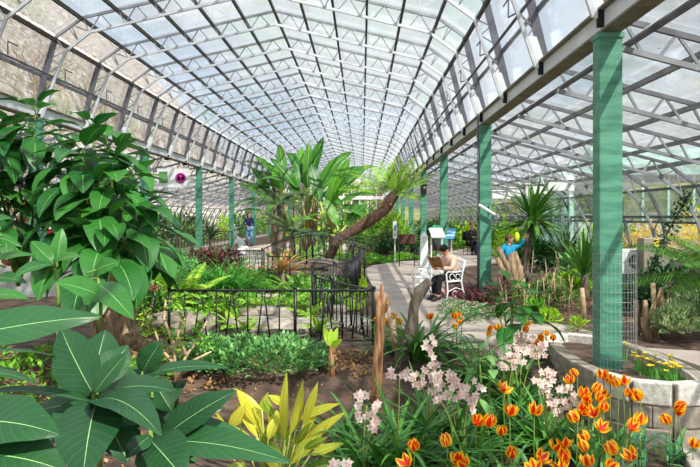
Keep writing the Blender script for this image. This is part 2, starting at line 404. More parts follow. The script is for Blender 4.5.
# far gable: glazing, mullions
b = MB()
ring = [(x,z+E) for x,z in TOPN[2:7]]
ringb = [(TOPN[2][0],0),(TOPN[6][0],0)]
poly = [ringb[0]]+ring+[ringb[1]]
b._add([(x,YEND,z) for x,z in poly], [tuple(range(len(poly)))])
for sgn in (0,1):
    q = [(2.39,0),(2.45,1.93+E),(5.93,1.05+E),(6.5,.63+E),(6.8,E),(7.0,.5),(7.0,0)]
    if sgn: q = [(mir(x),z) for x,z in q]
    b._add([(x,YEND,z) for x,z in q], [tuple(range(len(q)))])
tag(b.build('wall_back', M['glass_clear'], smooth=False), kind='structure')
b = MB()
for i in range(11):
    x = XL+(XR-XL)*i/10; xx = abs(x-XC); zt = 4.68-.8*min(xx,3.46)/3.46 if xx < 3.46 else (3.5 if xx < 4.1 else 2.0)
    b.box((x,YEND-.05,(zt+E)/2),(.07,.07,zt+E))
b.box((XC,YEND-.08,E+2.05),(8.8,.16,.34)); b.box((XC,YEND-.08,E+3.1),(8.2,.08,.08)); b.box((XC,YEND-.08,.9),(8.8,.08,.08))
b.box((4.6,YEND-.08,.9),(4.6,.08,.08)); b.box((mir(4.6),YEND-.08,.9),(4.6,.08,.08))
tag(b.build('trim_1', M['white'], smooth=False), kind='structure')

# eave beams (I-section: web + two flanges)
for side, x, z0 in (('right',XR,E+1.78),('left',XL,E+1.92)):
    t = thing('eave_beam', 'long pale steel eave beam carried on the %s-hand row of green posts'%side, 'beam', (x,0,z0))
    b = MB(); b.box((0,YEND/2,.125),(.08,YEND,.21)); b.build('web', M['beam'], t, smooth=False)
    b = MB(); b.box((0,YEND/2,.01),(.20,YEND,.022)); b.build('flange', M['beam_flange'], t, smooth=False)
    b = MB(); b.box((0,YEND/2,.24),(.20,YEND,.022)); b.build('flange', M['beam_flange'], t, smooth=False)
# pipes and purlins running the length of the house
def purlin(x, z, w, h, m, label, cat='purlin', name='roof_purlin', ya=0, tube=False):
    b = MB()
    if tube: b.tube([(0,ya,0),(0,YEND,0)], w, 8)
    else: b.box((0,(ya+YEND)/2,0),(w,YEND-ya,h))
    return tag(b.build(name, m, smooth=tube, loc=(x,0,z+E)), label, cat)
NP = ['ridge','first','second','third','fourth','fifth']
for i in range(6):
    for sgn in ((0,) if i==0 else (1,-1)):
        x = XC+sgn*i*.692; z = 4.68-i*.16-.03
        lb = 'dark brown purlin running away along the ridge of the roof' if i==0 else 'dark brown roof purlin, %s down from the ridge on the %s slope'%(NP[i],'right' if sgn>0 else 'left')
        purlin(x, z, .045, .075, M['purlin'], lb)
for sgn, sd in ((1,'right'),(-1,'left')):
    fx = (lambda x: x) if sgn>0 else mir
    zz = 0 if sgn>0 else .06
    purlin(fx(2.0), 3.44, .06, .075, M['purlin'], 'dark haunch purlin where the %s roof slope turns down to the wall'%sd)
    purlin(fx(2.29), 2.70+zz, .04, .065, M['steel_dark'], 'dark rail halfway up the %s upper wall glazing'%sd, 'rail', 'glazing_rail')
    purlin(fx(2.08), 2.68+zz, .022, 0, M['steel_dark'], 'thin pipe running inside the %s upper wall trusses'%sd, 'pipe', 'service_pipe', tube=True)
    for i, x in enumerate((3.43,4.29,5.14)):
        z = 1.93-(x-2.45)*.2529
        purlin(fx(x), z-.04, .05, .065, M['steel_grey'], 'grey purlin on the %s aisle roof, %s out from the green posts'%(sd,ORD[i+1]))
    purlin(fx(5.93), 1.0, .07, .08, M['steel_grey'], 'grey purlin along the outer bend of the %s aisle roof'%sd)
    purlin(fx(6.47), .60, .05, .06, M['steel_dark'], 'dark upper rail of the %s aisle outer wall'%sd, 'rail', 'glazing_rail')
    purlin(fx(6.76), .0, .06, .06, M['steel_dark'], 'dark eye-level rail of the %s aisle outer wall, upper of the pair'%sd, 'rail', 'glazing_rail')
    purlin(fx(6.76), -.12, .05, .05, M['steel_dark'], 'dark eye-level rail of the %s aisle outer wall, lower of the pair'%sd, 'rail', 'glazing_rail')
purlin(2.62, 1.70, .035, 0, M['steel_dark'], 'dark heating pipe slung beside the right eave beam', 'pipe', 'heating_pipe', tube=True)
purlin(2.70, 1.78, .02, 0, M['steel'], 'thin pale conduit beside the right eave beam', 'pipe', 'conduit', tube=True)

# trusses
def chordpts(pts): return [Vector((x,0,z+E)) for x,z in pts]
def at_x(pts, x):
    for (xa,za),(xb,zb) in zip(pts[:-1],pts[1:]):
        if min(xa,xb)-1e-6 <= x <= max(xa,xb)+1e-6 and abs(xb-xa)>1e-6: return za+(zb-za)*(x-xa)/(xb-xa)
    return pts[-1][1]
def nave_truss():
    t = thing('roof_truss','','truss')
    b = MB(); p = chordpts(TOPN)
    for a,c in zip(p[2:-3],p[3:-2]): b.bar(a,c,.05,.05)
    b.build('top_chord', M['steel_grey'], t, smooth=False)
    for q in (p[:3], p[-3:]):
        b = MB()
        for a,c in zip(q[:-1],q[1:]): b.bar(a,c,.03,.12)
        b.build('leg_plate', M['steel_dark'], t, smooth=False)  # legs darkened in colour to stand in for their shading
    b = MB(); p = chordpts(BOTN)
    for a,c in zip(p[:-1],p[1:]): b.bar(a,c,.05,.05)
    b.build('bottom_chord', M['steel'], t, smooth=False)
    b = MB()
    step = .692
    for sgn in (1,-1):
        for i in range(5):
            xa = XC+sgn*(i*step+.12); xm = XC+sgn*(i*step+.34); xb = XC+sgn*(i*step+.56)
            b.bar((xa,0,at_x(BOTN,xa)+E),(xm,0,at_x(TOPN,xm)+E),.022,.022)
            b.bar((xm,0,at_x(TOPN,xm)+E),(xb,0,at_x(BOTN,xb)+E),.022,.022)
            b.bar((xb,0,at_x(BOTN,xb)+E),(XC+sgn*(i+1)*step,0,at_x(TOPN,XC+sgn*(i+1)*step)+E),.018,.018)
        f = (lambda x: x) if sgn>0 else mir
        for (a1,a2),(b1,b2) in (((1.30,3.60),(1.70,3.74)),((1.70,3.74),(1.56,3.42)),((1.82,3.22),(2.01,3.5)),((1.56,3.42),(1.75,3.68)),((1.82,3.22),(2.10,3.1)),((2.10,3.1),(1.92,2.95)),((1.92,2.95),(2.17,2.80)),((2.17,2.8),(2.03,2.66)),((2.03,2.66),(2.22,2.45)),((2.22,2.45),(2.12,2.3))):
            b.bar((f(a1),0,a2+E),(f(b1),0,b2+E),.022,.022)
    b.build('lattice', M['steel_grey'], t, smooth=False)
    for sgn in (1,-1):
        f = (lambda x: x) if sgn>0 else mir
        b = MB()
        q = [(f(2.14),2.34+E),(f(2.26),2.34+E),(f(2.40),1.93+E),(f(2.26),1.93+E)]
        b._add([(x,y,z) for y in (-.02,.02) for x,z in q], [(3,2,1,0),(4,5,6,7),(0,1,5,4),(1,2,6,5),(2,3,7,6),(3,0,4,7)])
        b.build('gusset_plate', M['white'], t, smooth=False)
        b = MB(); b.box((f(2.37),0,1.93+E),(.16,.06,.16)); b.build('foot_bracket', M['black'], t, smooth=False)
        b = MB(); b.tube([(f(2.05),0.05,2.68+E),(f(1.98),.4,2.7+E),(f(1.98),.4,2.95+E),(f(1.98),.75,2.95+E)], .012, 6); b.build('pipe_bracket', M['steel_dark'], t)
    return t
def aisle_truss(m1, m2):
    t = thing('aisle_truss','','truss')
    for nm, pr, m in (('top_chord',TOPA,m1),('bottom_chord',BOTA,m2)):
        b = MB(); p = chordpts(pr)
        for a,c in zip(p[:-1],p[1:]): b.bar(a,c,.05,.055)
        b.build(nm, m, t, smooth=False)
    b = MB()
    for i in range(4):
        x = 2.55+i*.86
        for xa, xb in ((x,x+.18),(x+.52,x+.34),(x+.52,x+.76)):
            b.bar((xa,0,at_x(TOPA,xa)+E),(xb,0,at_x(BOTA,xb)+E),.03,.03)
    for a,c in (((5.80,.79),(6.1,.92)),((6.1,.92),(6.24,.42)),((6.24,.42),(6.6,.42)),((6.6,.42),(6.42,.1)),((6.42,.1),(6.78,.05)),((6.78,.05),(6.62,-.35)),((6.62,-.35),(6.9,-.5)),((6.9,-.5),(6.72,-.75))):
        b.bar((a[0],0,a[1]+E),(c[0],0,c[1]+E),.025,.025)
    b.build('lattice', M['steel_grey'], t, smooth=False)
    return t
def where(k):
    p, r = divmod(k,3)
    if p == 0: return 'nearer than the first green post, %s'%('first' if r==1 else 'second')
    if r == 0: return 'directly over the %s right-hand green post'%ORD[p]
    return '%s arch beyond the %s right-hand green post'%(ORD[r],ORD[p])
nt0 = nave_truss(); at0 = aisle_truss(M['steel_dark'], M['steel_grey'])  # aisle chords given darker steel to imitate their silhouette against the light
for k in range(1, 33):
    o = nt0 if k == 1 else copy_tree(nt0)
    o.location = (0,k*TB,0)
    if k < 22: tag(o, 'pale lattice roof truss of the nave, '+where(k), 'roof truss', 'nave roof trusses')
    else: tag(o, 'one of the distant nave roof trusses crowded together before the far gable', 'roof truss', 'distant nave roof trusses')
    o2 = at0 if k == 1 else copy_tree(at0)
    o2.location = (0,k*TB,0)
    if k < 19: tag(o2, 'slim right aisle roof truss, '+where(k), 'roof truss', 'right aisle trusses')
    else: tag(o2, 'one of the distant right aisle trusses crowded together', 'roof truss', 'distant right aisle trusses')
    if k >= 4:
        o3 = copy_tree(at0); o3.location = (2*XC,k*TB,0); o3.scale = (-1,1,1)
        if k < 22: tag(o3, 'left aisle roof truss, '+where(k).replace('right-hand green post','left-hand post position'), 'roof truss', 'left aisle trusses')
        else: tag(o3, 'one of the distant left aisle trusses crowded together', 'roof truss', 'distant left aisle trusses')

# green posts
def post(x, y, ztop, label, group):
    t = thing('green_post', label, 'post', (x,y,0), 0, group)
    b = MB(); zb = -.1
    b.box((0,0,(ztop+zb)/2),(.226,.21,ztop-zb)); o = b.build('shaft', M['green_paint'], t, smooth=False)
    bv = o.modifiers.new('bevel','BEVEL'); bv.width=.012; bv.segments=2
    b = MB(); b.box((0,0,ztop-.03),(.25,.24,.05)); b.build('cap_plate', M['green_paint'], t, smooth=False)
    return t
for k in range(1,11):
    g = post(XR, k*S, E+1.78, 'tall square green post of the right-hand row, %s from the camera'%ORD[k], 'green posts of the right-hand row')
for k in range(2,11):
    post(XL, k*S, E+1.92, 'square green post of the left-hand row, %s from the camera'%ORD[k-1], 'green posts of the left-hand row')

# rod running down beside the second post
b = MB(); b.tube([(0,0,E+2.0),(0,0,.0)], .02, 8); tag(b.build('drain_pipe', M['steel_dark'], loc=(XR-.14,2*S-.05,0)), 'thin dark drainpipe down the left edge of the second right-hand green post', 'pipe')
# bright vent flaps along the outer bend of the right aisle
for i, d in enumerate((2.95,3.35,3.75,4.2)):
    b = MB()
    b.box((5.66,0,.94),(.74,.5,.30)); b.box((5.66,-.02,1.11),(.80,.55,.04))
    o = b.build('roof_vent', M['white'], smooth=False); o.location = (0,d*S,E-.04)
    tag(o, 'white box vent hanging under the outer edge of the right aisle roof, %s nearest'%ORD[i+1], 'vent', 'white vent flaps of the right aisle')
# mint door frame in the right outer wall
t = thing('door_1','mint green framed glass doorway in the right outer wall behind the spiky plants','door',(6.75,3.6*S,0))
del t['label']; del t['category']; t['kind']='structure'
b = MB()
for y in (-2.0,-1.2,0,1.2,2.0): b.box((0,y,1.6),(.14,.20,3.2))
for z in (.06,1.0,2.2,3.2): b.box((0,0,z),(.08,4.0,.1))
b.build('door_frame', M['mint'], t, smooth=False)
b = MB(); b.box((0,0,1.6),(.02,3.9,3.1)); b.build('door_pane', M['glass_clear'], t, smooth=False)

# outdoors: hills, neighbouring house, lawn
def hill(name, pts, m, rough=.6):
    b = MB(); cols = len(pts[0])
    vs = []
    for row in pts:
        for p in row: vs.append(Vector(p)+Vector((rnd(-rough,rough),rnd(-rough,rough),rnd(-rough,rough)*.8)))
    n = len(pts)
    b._add(vs, [(j*cols+i, j*cols+i+1,(j+1)*cols+i+1,(j+1)*cols+i) for j in range(n-1) for i in range(cols-1)])
    return tag(b.build(name, m), kind='structure')
M['hill_l'] = mat('woodland_hill','6e5d52','d6cfc8',.95,2.2,0,.3,14,c3='a3968c')
M['hill_r'] = mat('green_hill','4c5a2c','847d50',.95,.5,0,.3,12,c3='6a6c3c')
hill('hill',[[( -15-u*3.2, y, -.2+ (u*3.7 if u<9 else 33)) for u in range(11)] for y in range(-10,150,5)], M['hill_l'])
hill('hill',[[( 15+u*3, y, -.2+ u*1.0) for u in range(10)] for y in range(-10,150,5)], M['hill_r'])
hill('hill',[[( x, 95+u*5, -.5+u*1.1) for x in range(-45,50,5)] for u in range(9)], M['hill_r'])
b = MB(); b._add([(-60,-20,-.6),(60,-20,-.6),(60,160,-.6),(-60,160,-.6)],[(0,1,2,3)]); tag(b.build('floor', M['hill_r']), kind='structure')
# ---------------------------------------------------------------- fences, bridge, pond
def arcpts(c, r, a0, a1, n, ux, uz): return [c+ux*(r*math.cos(a0+(a1-a0)*i/n))+uz*(r*math.sin(a0+(a1-a0)*i/n)) for i in range(n+1)]
def fence(pts, h, label, name='iron_fence', unit_w=.193, posts_every=8, scroll=True, bottom_scroll=False, base=None, ends=True, closed_posts=None):
    """pts: ground polyline (x,y,z)"""
    P3 = [Vector(p) for p in pts]
    t = thing(name, label, 'fence', P3[0])
    o0 = P3[0]
    # resample
    seg = [(a,b,(b-a).length) for a,b in zip(P3[:-1],P3[1:])]; T = sum(s[2] for s in seg)
    def at(d):
        for a,b,l in seg:
            if d <= l+1e-6: return a+(b-a)*(d/l)-o0
            d -= l
        return P3[-1]-o0
    n = max(1, round(T/unit_w)); st = T/n; up = Vector((0,0,1))
    rail = [at(i*T/max(1,n*1)) for i in range(n+1)]
    for nm, z, w in (('top_rail',h,.016),('bottom_rail',.06,.011)):
        b = MB(); b.tube([p+up*z for p in rail], w, 6); b.build(nm, M['black_iron'], t)
    bars = MB(); sc = MB()
    for i in range(n+1):
        p = at(i*st)
        if i % posts_every == 0 or i == n:
            b = MB(); b.tube([Vector((0,0,-.03)), up*(h+.02)], .019, 8); b.ball((0,0,h+.03),.024,8,6); b.build('fence_post', M['black_iron'], t, loc=p)
            continue
        if i % 2 == 1 or not scroll: bars.tube([p+up*.06, p+up*h], .0095, 5)
        else:
            q = at(min(T,i*st+.01)); ux = unit(q-at(max(0,i*st-.01)));
            if not bottom_scroll:
                for s in (-1,1):
                    bars.tube([p+ux*s*.075+up*.06, p+ux*s*.012+up*(h-.06)], .0095, 5)
                    sc.tube(arcpts(p+ux*s*.05+up*(h-.055), .038, PI if s>0 else 0, (PI if s>0 else 0)-s*PI*1.6, 9, ux, up), .0085, 5)
            else:
                for s in (-1,1):
                    bars.tube([p+ux*s*.055+up*(h-.08), p+ux*s*.012+up*.12], .0095, 5)
                    sc.tube(arcpts(p+ux*s*.045+up*(.09), .03, PI if s>0 else 0, (PI if s>0 else 0)+s*PI*1.6, 9, ux, up), .0085, 5)
                    sc.tube(arcpts(p+ux*s*.045+up*(h-.05), .03, PI if s>0 else 0, (PI if s>0 else 0)-s*PI*1.6, 9, ux, up), .0085, 5)
    tag(bars.build('baluster', M['black_iron'], t), kind='stuff')
    if sc.v: tag(sc.build('scroll', M['black_iron'], t), kind='stuff')
    return t
FA = (GX(374,8.66), 8.66, 0); FB = (-.72, 10.7, 0)
fence([(GX(169,8.66),8.66,0), FA], .64, 'black wrought iron fence with scrolls straight across in front of the rock pond', unit_w=.185)
fence([(FA[0]-.01,8.76,0),(FB[0]+.05,10.63,0)], .63, 'black iron fence panel running back diagonally from the front corner by the bare stump', bottom_scroll=True, unit_w=.17)
cv = [(-.72,10.75),(-.56,11.2),(-.35,12.0),(-.18,13.2),(-.08,14.6),(-.04,16.2)]
fence([(x,y,0) for x,y in cv], .75, 'curved black iron railing swinging round beside the paved path toward the footbridge', scroll=False, unit_w=.16, posts_every=6)
def hump(x): return .1+.36*max(0,math.cos((x+1.12)/1.25*PI/2))
br = thing('footbridge','small humped footbridge with a dark deck behind the pond','bridge',(0,18,0))
b = MB(); N=12
top=[]; 
for i in range(N+1): x=-2.3+2.36*i/N; top.append((x,hump(x)))
vs=[(x,y,z+dz) for x,z in top for y in (-.95,.95) for dz in (0,-.12)]
b._add(vs,[f for i in range(N) for f in ((4*i,4*i+2,4*i+6,4*i+4),(4*i+1,4*i+5,4*i+7,4*i+3),(4*i,4*i+4,4*i+5,4*i+1),(4*i+2,4*i+3,4*i+7,4*i+6))])
b.build('deck', M['deck'], br, smooth=False)
for x in (-2.2,-.04):
    b = MB(); b.box((x,0,.02),(.3,1.9,.16)); b.build('abutment', M['stone2'], br, smooth=False)
fence([(x,17,hump(x)) for x,z in top], .62, 'arched black iron railing on the near side of the footbridge', name='bridge_railing', scroll=False, unit_w=.15, posts_every=7)
fence([(x,19,hump(x)) for x,z in top], .68, 'arched black iron railing on the far side of the footbridge', name='bridge_railing', scroll=False, unit_w=.15, posts_every=7)
fence([(GX(228,18.5),18.5,0),(GX(264,18.5),18.5,0)], .66, 'black iron fence behind the pink flowers at the rear of the pond bed')
fence([(GX(268,15),15,0),(GX(290,15),15,0)], .70, 'short black iron fence beside the red-tipped rosette plant')
fence([(GX(364,26),26,0),(GX(385,26.5),26.5,0),(GX(436,26.5),26.5,0)], .8, 'long black iron fence along the far side of the paved path', scroll=False, unit_w=.17)
fence([(GX(-10,14.0),14.0,.78),(GX(58,14.0),14.0,.78)], .47, 'black scrolled iron rail on the pale ledge behind the tall left shrub', unit_w=.2)
fence([(GX(232,30),30,0),(GX(175,33),33,0)], .9, 'far black iron fence beyond the white statue', scroll=False, unit_w=.25)
b = MB(); b.box((0,0,.36),(2.6,.3,.82)); tag(b.build('low_wall', M['concrete'], smooth=False, loc=((GX(20,14.2)),14.05,.0)), 'pale low wall carrying the scrolled rail at the far left', 'wall')

def rock(px, py, Y, sx, sy, sz, label, m='stone2', flat=.6):
    c = P(px,py,Y); b = MB(); b.ball((0,0,0),(sx,sy,sz),18,11,.09)
    # flatten the top a little
    b.v = [(x,y,min(z,sz*flat)) for x,y,z in b.v]
    o = b.build('rock', M[m], smooth=False, loc=(c.x,Y,sz*.25)); o.rotation_euler=(0,0,rnd(-.5,.5))
    return tag(o, label, 'rock', 'pond-side rocks')
b = MB(); b.prism([(-2.2,9.2),(-.75,9.1),(-.5,9.6),(-.9,10.5),(-2.0,10.8),(-2.5,10.0)], .0, .03)
tag(b.build('pond_water', M['water'], smooth=False), 'dark still water of the small pond behind the front fence', 'pond')
rock(184,312,9.6,.44,.34,.30,'large brown boulder at the left end of the pond')
rock(160,303,10.2,.22,.26,.18,'flat grey rock left of the fence end post')
rock(205,316,10.3,.12,.2,.14,'mossy rock beside the large left boulder')
rock(250,300,11,.2,.18,.16,'small dark rock at the back of the pond')
rock(273,302,11,.32,.22,.20,'pale rounded boulder behind the middle of the fence','rock_grey')
rock(258,315,9.8,.55,.34,.18,'long flat grey slab at the pond edge','rock_grey')
rock(303,318,9.9,.50,.46,.16,'wide flat grey stone right of the pond','rock_grey',.5)
rock(338,320,10.2,.55,.5,.15,'broad flat stone by the diagonal fence panel','rock_grey',.5)
rock(330,296,11.6,.3,.2,.14,'grey stone under the curved railing','rock_grey')
rock(215,296,12.3,.5,.2,.14,'long pinkish edging stone behind the ferns','rock_grey')
rock(254,284,13.4,.8,.2,.12,'long low edging stone along the lawn-green bed','rock_grey')

# ---------------------------------------------------------------- curved block planter with the first green post in it
def planter():
    t = thing('stone_planter','curved planter wall of pale and warm grey blocks round the nearest green post','planter',(0,0,0))
    cl = [(2.72,8.55),(2.42,8.78),(2.20,8.6),(2.12,8.15),(2.06,7.6),(2.06,7.05),(2.13,6.6),(2.30,6.27),(2.58,6.14),(2.86,6.2)]
    cl2 = [(2.93,6.32),(3.0,6.7),(3.02,7.2),(3.0,7.8),(2.9,8.3),(2.75,8.5)]
    th = .13
    def course(path, z0, z1, name, shift):
        L2 = [(Vector((a[0],a[1],0)),Vector((b_[0],b_[1],0))) for a,b_ in zip(path[:-1],path[1:])]
        for i,(a,b_) in enumerate(L2):
            if shift: 
                d=(b_-a)*.5; a2=a+d; b2=b_+( (L2[i+1][1]-L2[i+1][0])*.5 if i+1<len(L2) else Vector((0,0,0)))
                if (b2-a2).length < .1: continue
                if i+1<len(L2):
                    pass
                a,b_=a2,b2
            dd = unit(b_-a); gp = -.015 if shift else .006; a = a+dd*gp; b_ = b_-dd*gp
            q = MB(); zc=(z0+z1)/2
            q.bar((a.x,a.y,zc),(b_.x,b_.y,zc), th+rnd(-.006,.006), z1-z0-.012)
            o = q.build(name, M['block'] if (z1 > 0 and i>=6) or (z1>0 and name=='coping_block' and i < 3) else M['block_warm'], t, smooth=False)  # paler front blocks, greyer left side: sunlit and less lit faces painted in
            bv = o.modifiers.new('bevel','BEVEL'); bv.width=.012; bv.segments=2
    course(cl, -.07, .13, 'coping_block', False)
    course(cl, -.26, -.07, 'block', True)
    course(cl, -.45, -.26, 'block', False)
    course(cl2, -.07, .11, 'coping_block', False)
    # mortar core
    q = MB()
    for path in (cl,cl2):
        for a,b_ in zip(path[:-1],path[1:]): q.bar((a[0],a[1],-.17),(b_[0],b_[1],-.17), .09, .55)
    q.build('mortar', M['mortar'], t, smooth=False)
    q = MB(); q.prism([(x+(.03 if x<2.4 else 0),y) for x,y in cl]+cl2, -.2, .03); q.build('soil_fill', M['soil'], t, smooth=False)
    return t
planter()
t = thing('block_wall','low pale block wall leading off right from the planter','wall',(0,0,0))
for i in range(4):
    for c in range(3):
        q=MB(); x0=3.0+i*.42+(.2 if c==1 else 0)
        q.box((x0+.2,6.12-.05*i,-.36+c*.19+.03),(.40,.15,.178)); o=q.build('block', M['block'] if (i+c)%2 else M['block_warm'], t, smooth=False)
        bv=o.modifiers.new('bevel','BEVEL'); bv.width=.014; bv.segments=2
for i,(x,y,w,d,lb) in enumerate([(2.35,5.0,1.2,.5,'broad stone slab at the bottom right corner of the tulip bed'),(2.9,5.55,.9,.5,'stone paving slab running under the planter wall at the right edge'),(1.9,4.45,.9,.4,'stone slab edge low in the bottom right of the tulip bed')]):
    q=MB(); q.box((0,0,0),(w,d,.10)); o=q.build('stone_slab', M['stone'], smooth=False, loc=(x,y,-.37)); o.rotation_euler=(0,0,-.25)
    bv=o.modifiers.new('bevel','BEVEL'); bv.width=.02; bv.segments=2; tag(o, lb, 'slab', 'edging slabs')
# kerb along the path front edge
for i,(a,c) in enumerate([((.3,8.35),(1.0,8.5)),((1.02,8.5),(1.9,8.62))]):
    q=MB(); q.bar((a[0],a[1],-.03),(c[0],c[1],-.03),.14,.12); o=q.build('kerb_stone', M['stone'], smooth=False)
    tag(o,'grey kerb stone along the near edge of the path, %s of two'%('left' if i==0 else 'right'),'kerb')

# wire guard round the post
t = thing('wire_guard','cylinder of galvanised wire mesh wrapped round the nearest green post','guard',(XR+.07,S,0))
b = MB()
R0=.205
for i in range(34):
    a=2*PI*i/34; b.tube([(R0*math.cos(a),R0*math.sin(a),.03),(R0*math.cos(a),R0*math.sin(a),1.15)], .0016, 4, False)
b.build('upright_wires', M['wire'], t)
b = MB()
for j in range(13):
    z=.05+j*.0915; b.tube([(R0*math.cos(2*PI*i/24),R0*math.sin(2*PI*i/24),z) for i in range(25)], .0018, 4, False)
b.build('hoop_wires', M['wire'], t)

# ---------------------------------------------------------------- plants
def base_at(px, Y): x=GX(px,Y); return Vector((x,Y,ground_z(x,Y)))
def sphdir(el, az): return Vector((math.cos(el)*math.cos(az), math.cos(el)*math.sin(az), math.sin(el)))

def broadleaf(name, label, cat, base, stems, leafm, barkm, L=.42, W=.22, nper=8, group=None, spread=1, leafparts=False, droop=.7, junction=None, face=False):
    """stems: list of (tip xyz world, radius). Leaves in whorls round every tip."""
    base = Vector(base); t = thing(name, label, cat, base, 0, group)
    st = MB(); fo = MB()
    for tip, r, nlv in stems:
        tip = Vector(tip)-base; mid = tip*.5+Vector((rnd(-.1,.1),rnd(-.1,.1),-.05*tip.length))
        start = Vector((rnd(-.05,.05),rnd(-.05,.05),-.03))
        if junction: start = start+Vector(junction)*rnd(.8,1.1); mid = start.lerp(tip,.5)+Vector((rnd(-.08,.08),rnd(-.08,.08),-.05))
        st.tube([start,start.lerp(mid,.5)+Vector((rnd(-.04,.04),rnd(-.04,.04),0)),mid,tip], [r*1.3,r*1.1,r*.9,r*.45], 8)
        az0 = rnd(0,6.28)
        for i in range(nlv):
            az = az0+i*2.399+rnd(-.2,.2)
            if face and math.sin(az) > .35: az = -az
            h = i/max(1,nlv-1)
            el = (-.35+1.2*h**2 if face else -.15+1.0*h**2)+rnd(-.2,.2)
            p = tip+Vector((0,0,-(1-h)*.32*spread)); d = sphdir(el, az)
            pl = rnd(.10,.2)*L/.42*(1.2-h*.7)
            q = p+d*pl; st.tube([p,q],[.006,.005],5,False)
            fo.t = rnd(0,1); l = L*rnd(.7,1.15)*(1-.35*h)
            fo.leaf(q, d+Vector((0,0,rnd(-.15,.1))), l, l*W/L*rnd(.85,1.1), (0,0,1), droop*rnd(.6,1.3), .22, 7, 'ovate', .06)
    st.build('stem', M[barkm], t); fo.build('foliage', M[leafm], t)
    return t

def strapclump(name, label, cat, base, n, L, W, m, el=(.5,1.4), droop=1.6, group=None, nl=8, r=.08, shape='strap', spread_az=None):
    t_ = MB(); 
    for i in range(n):
        az = rnd(0,2*PI) if spread_az is None else rnd(*spread_az); e = rnd(*el)
        t_.t = rnd(0,1); p = Vector((rnd(-r,r),rnd(-r,r),0))
        l = L*rnd(.6,1.1)
        d=sphdir(e,az); side = Vector((-math.sin(az),math.cos(az),0)); nrm = d.cross(side); nrm = nrm if nrm.z>0 else -nrm
        t_.leaf(p, d, l, W*rnd(.8,1.1), nrm, droop*rnd(.6,1.2), .35, nl, shape)
    o = t_.build(name, M[m], loc=base)
    return tag(o, label, cat, group)

def fernfrond(mb, base, d, Ln, W, droop=1.2, n=16, lw=.022, nrm=(0,0,1), stem=None, hang=.2, tone=None):
    d = unit(d); n_ = Vector(nrm)-d*d.z*1.0
    n_ = Vector(nrm); n_ = n_-d*n_.dot(d); n_ = unit(n_); sd = d.cross(n_)
    p = Vector(base); pts=[p.copy()]
    for i in range(1,n+1):
        t = i/n; a = droop*t; dd = d*math.cos(a)-n_*math.sin(a); nn = n_*math.cos(a)+d*math.sin(a)
        p = p+dd*Ln/n; pts.append(p.copy())
        if t < .12: continue
        w = W/2*math.sin(PI*(t*.93+.05))**.6
        for s in (-1,1):
            mb.t = rnd(0,1) if tone is None else tone
            mb.leaf4(p, sd*s+dd*.35-nn*hang+Vector((0,0,-hang*.4)), w, lw, nn, .2)
    if stem is not None: stem.tube(pts, [.006*(1-.8*i/n)*(Ln/.5)**.5 for i in range(n+1)], 4, False)

def fern(name, label, cat, base, nf, L, W, m, stemm='stem_green', droop=1.3, el=(.7,1.3), group=None, n=16, lw=.03, hang=.2, trunk=None, az=None):
    t = thing(name, label, cat, base, 0, group); f = MB(); s = MB(); top = Vector((0,0,0))
    if trunk:
        pts = [Vector(q) for q in trunk[0]]; tb = MB(); tb.tube(pts, trunk[1], 12, True, .08); tb.build('trunk', M[trunk[2]], t); top = pts[-1]
    for i in range(nf):
        a = (2*PI*i/nf+rnd(-.2,.2)) if az is None else rnd(*az); fernfrond(f, top, sphdir(rnd(*el),a), L*rnd(.75,1.1), W*rnd(.85,1.1), droop*rnd(.7,1.2), n, lw, stem=s, hang=hang)
    f.build('fronds', M[m], t); s.build('frond_stalks', M[stemm], t)
    return t

def bush(name, label, cat, base, rx, ry, rz, n, ls, m, group=None, stemm='twig', nst=7, kind=None, flowers=None, lw=.55, parts=True):
    """loose dome of small leaves over a few stems; flowers = (material, count, size)"""
    base = Vector(base)
    f = MB()
    for i in range(n):
        u = sphdir(math.asin(rnd(0,1)), rnd(0,2*PI)); k = rnd(.45,1)**.5
        lump = 1+.18*math.sin(u.x*7+base.x*3)*math.sin(u.y*6+base.y)
        p = Vector((u.x*rx*k*lump, u.y*ry*k*lump, u.z*rz*k*lump+.02)); f.t = rnd(0,1)
        dd = unit(u+Vector((rnd(-.8,.8),rnd(-.8,.8),rnd(-.3,.8))))
        f.leaf4(p, dd, ls*rnd(.6,1.2), ls*lw, Vector((rnd(-.4,.4),rnd(-.6,.2),1)), .25)
    if not parts:
        return tag(f.build(name, M[m], loc=base), label, cat, group, kind)
    t = thing(name, label, cat, base, 0, group)
    if kind: t['kind']=kind
    f.build('foliage', M[m], t)
    s = MB()
    for i in range(nst):
        u = sphdir(rnd(.5,1.4), rnd(0,2*PI)); s.tube([(0,0,-.02), Vector((u.x*rx,u.y*ry,u.z*rz))*.5+Vector((rnd(-.03,.03),0,0)), Vector((u.x*rx,u.y*ry,u.z*rz))*.9], [.009,.006,.003], 5)
    s.build('stem', M[stemm], t)
    if flowers:
        fl = MB()
        for i in range(flowers[1]):
            u = sphdir(rnd(.25,1.4), rnd(0,2*PI)); p = Vector((u.x*rx,u.y*ry,u.z*rz+.04)); sz = flowers[2]
            for k in range(5):
                fl.t=rnd(0,1); fl.leaf4(p, sphdir(.4,k*1.257+i), sz, sz*.7)
        fl.build('flowers', M[flowers[0]], t)
    return t

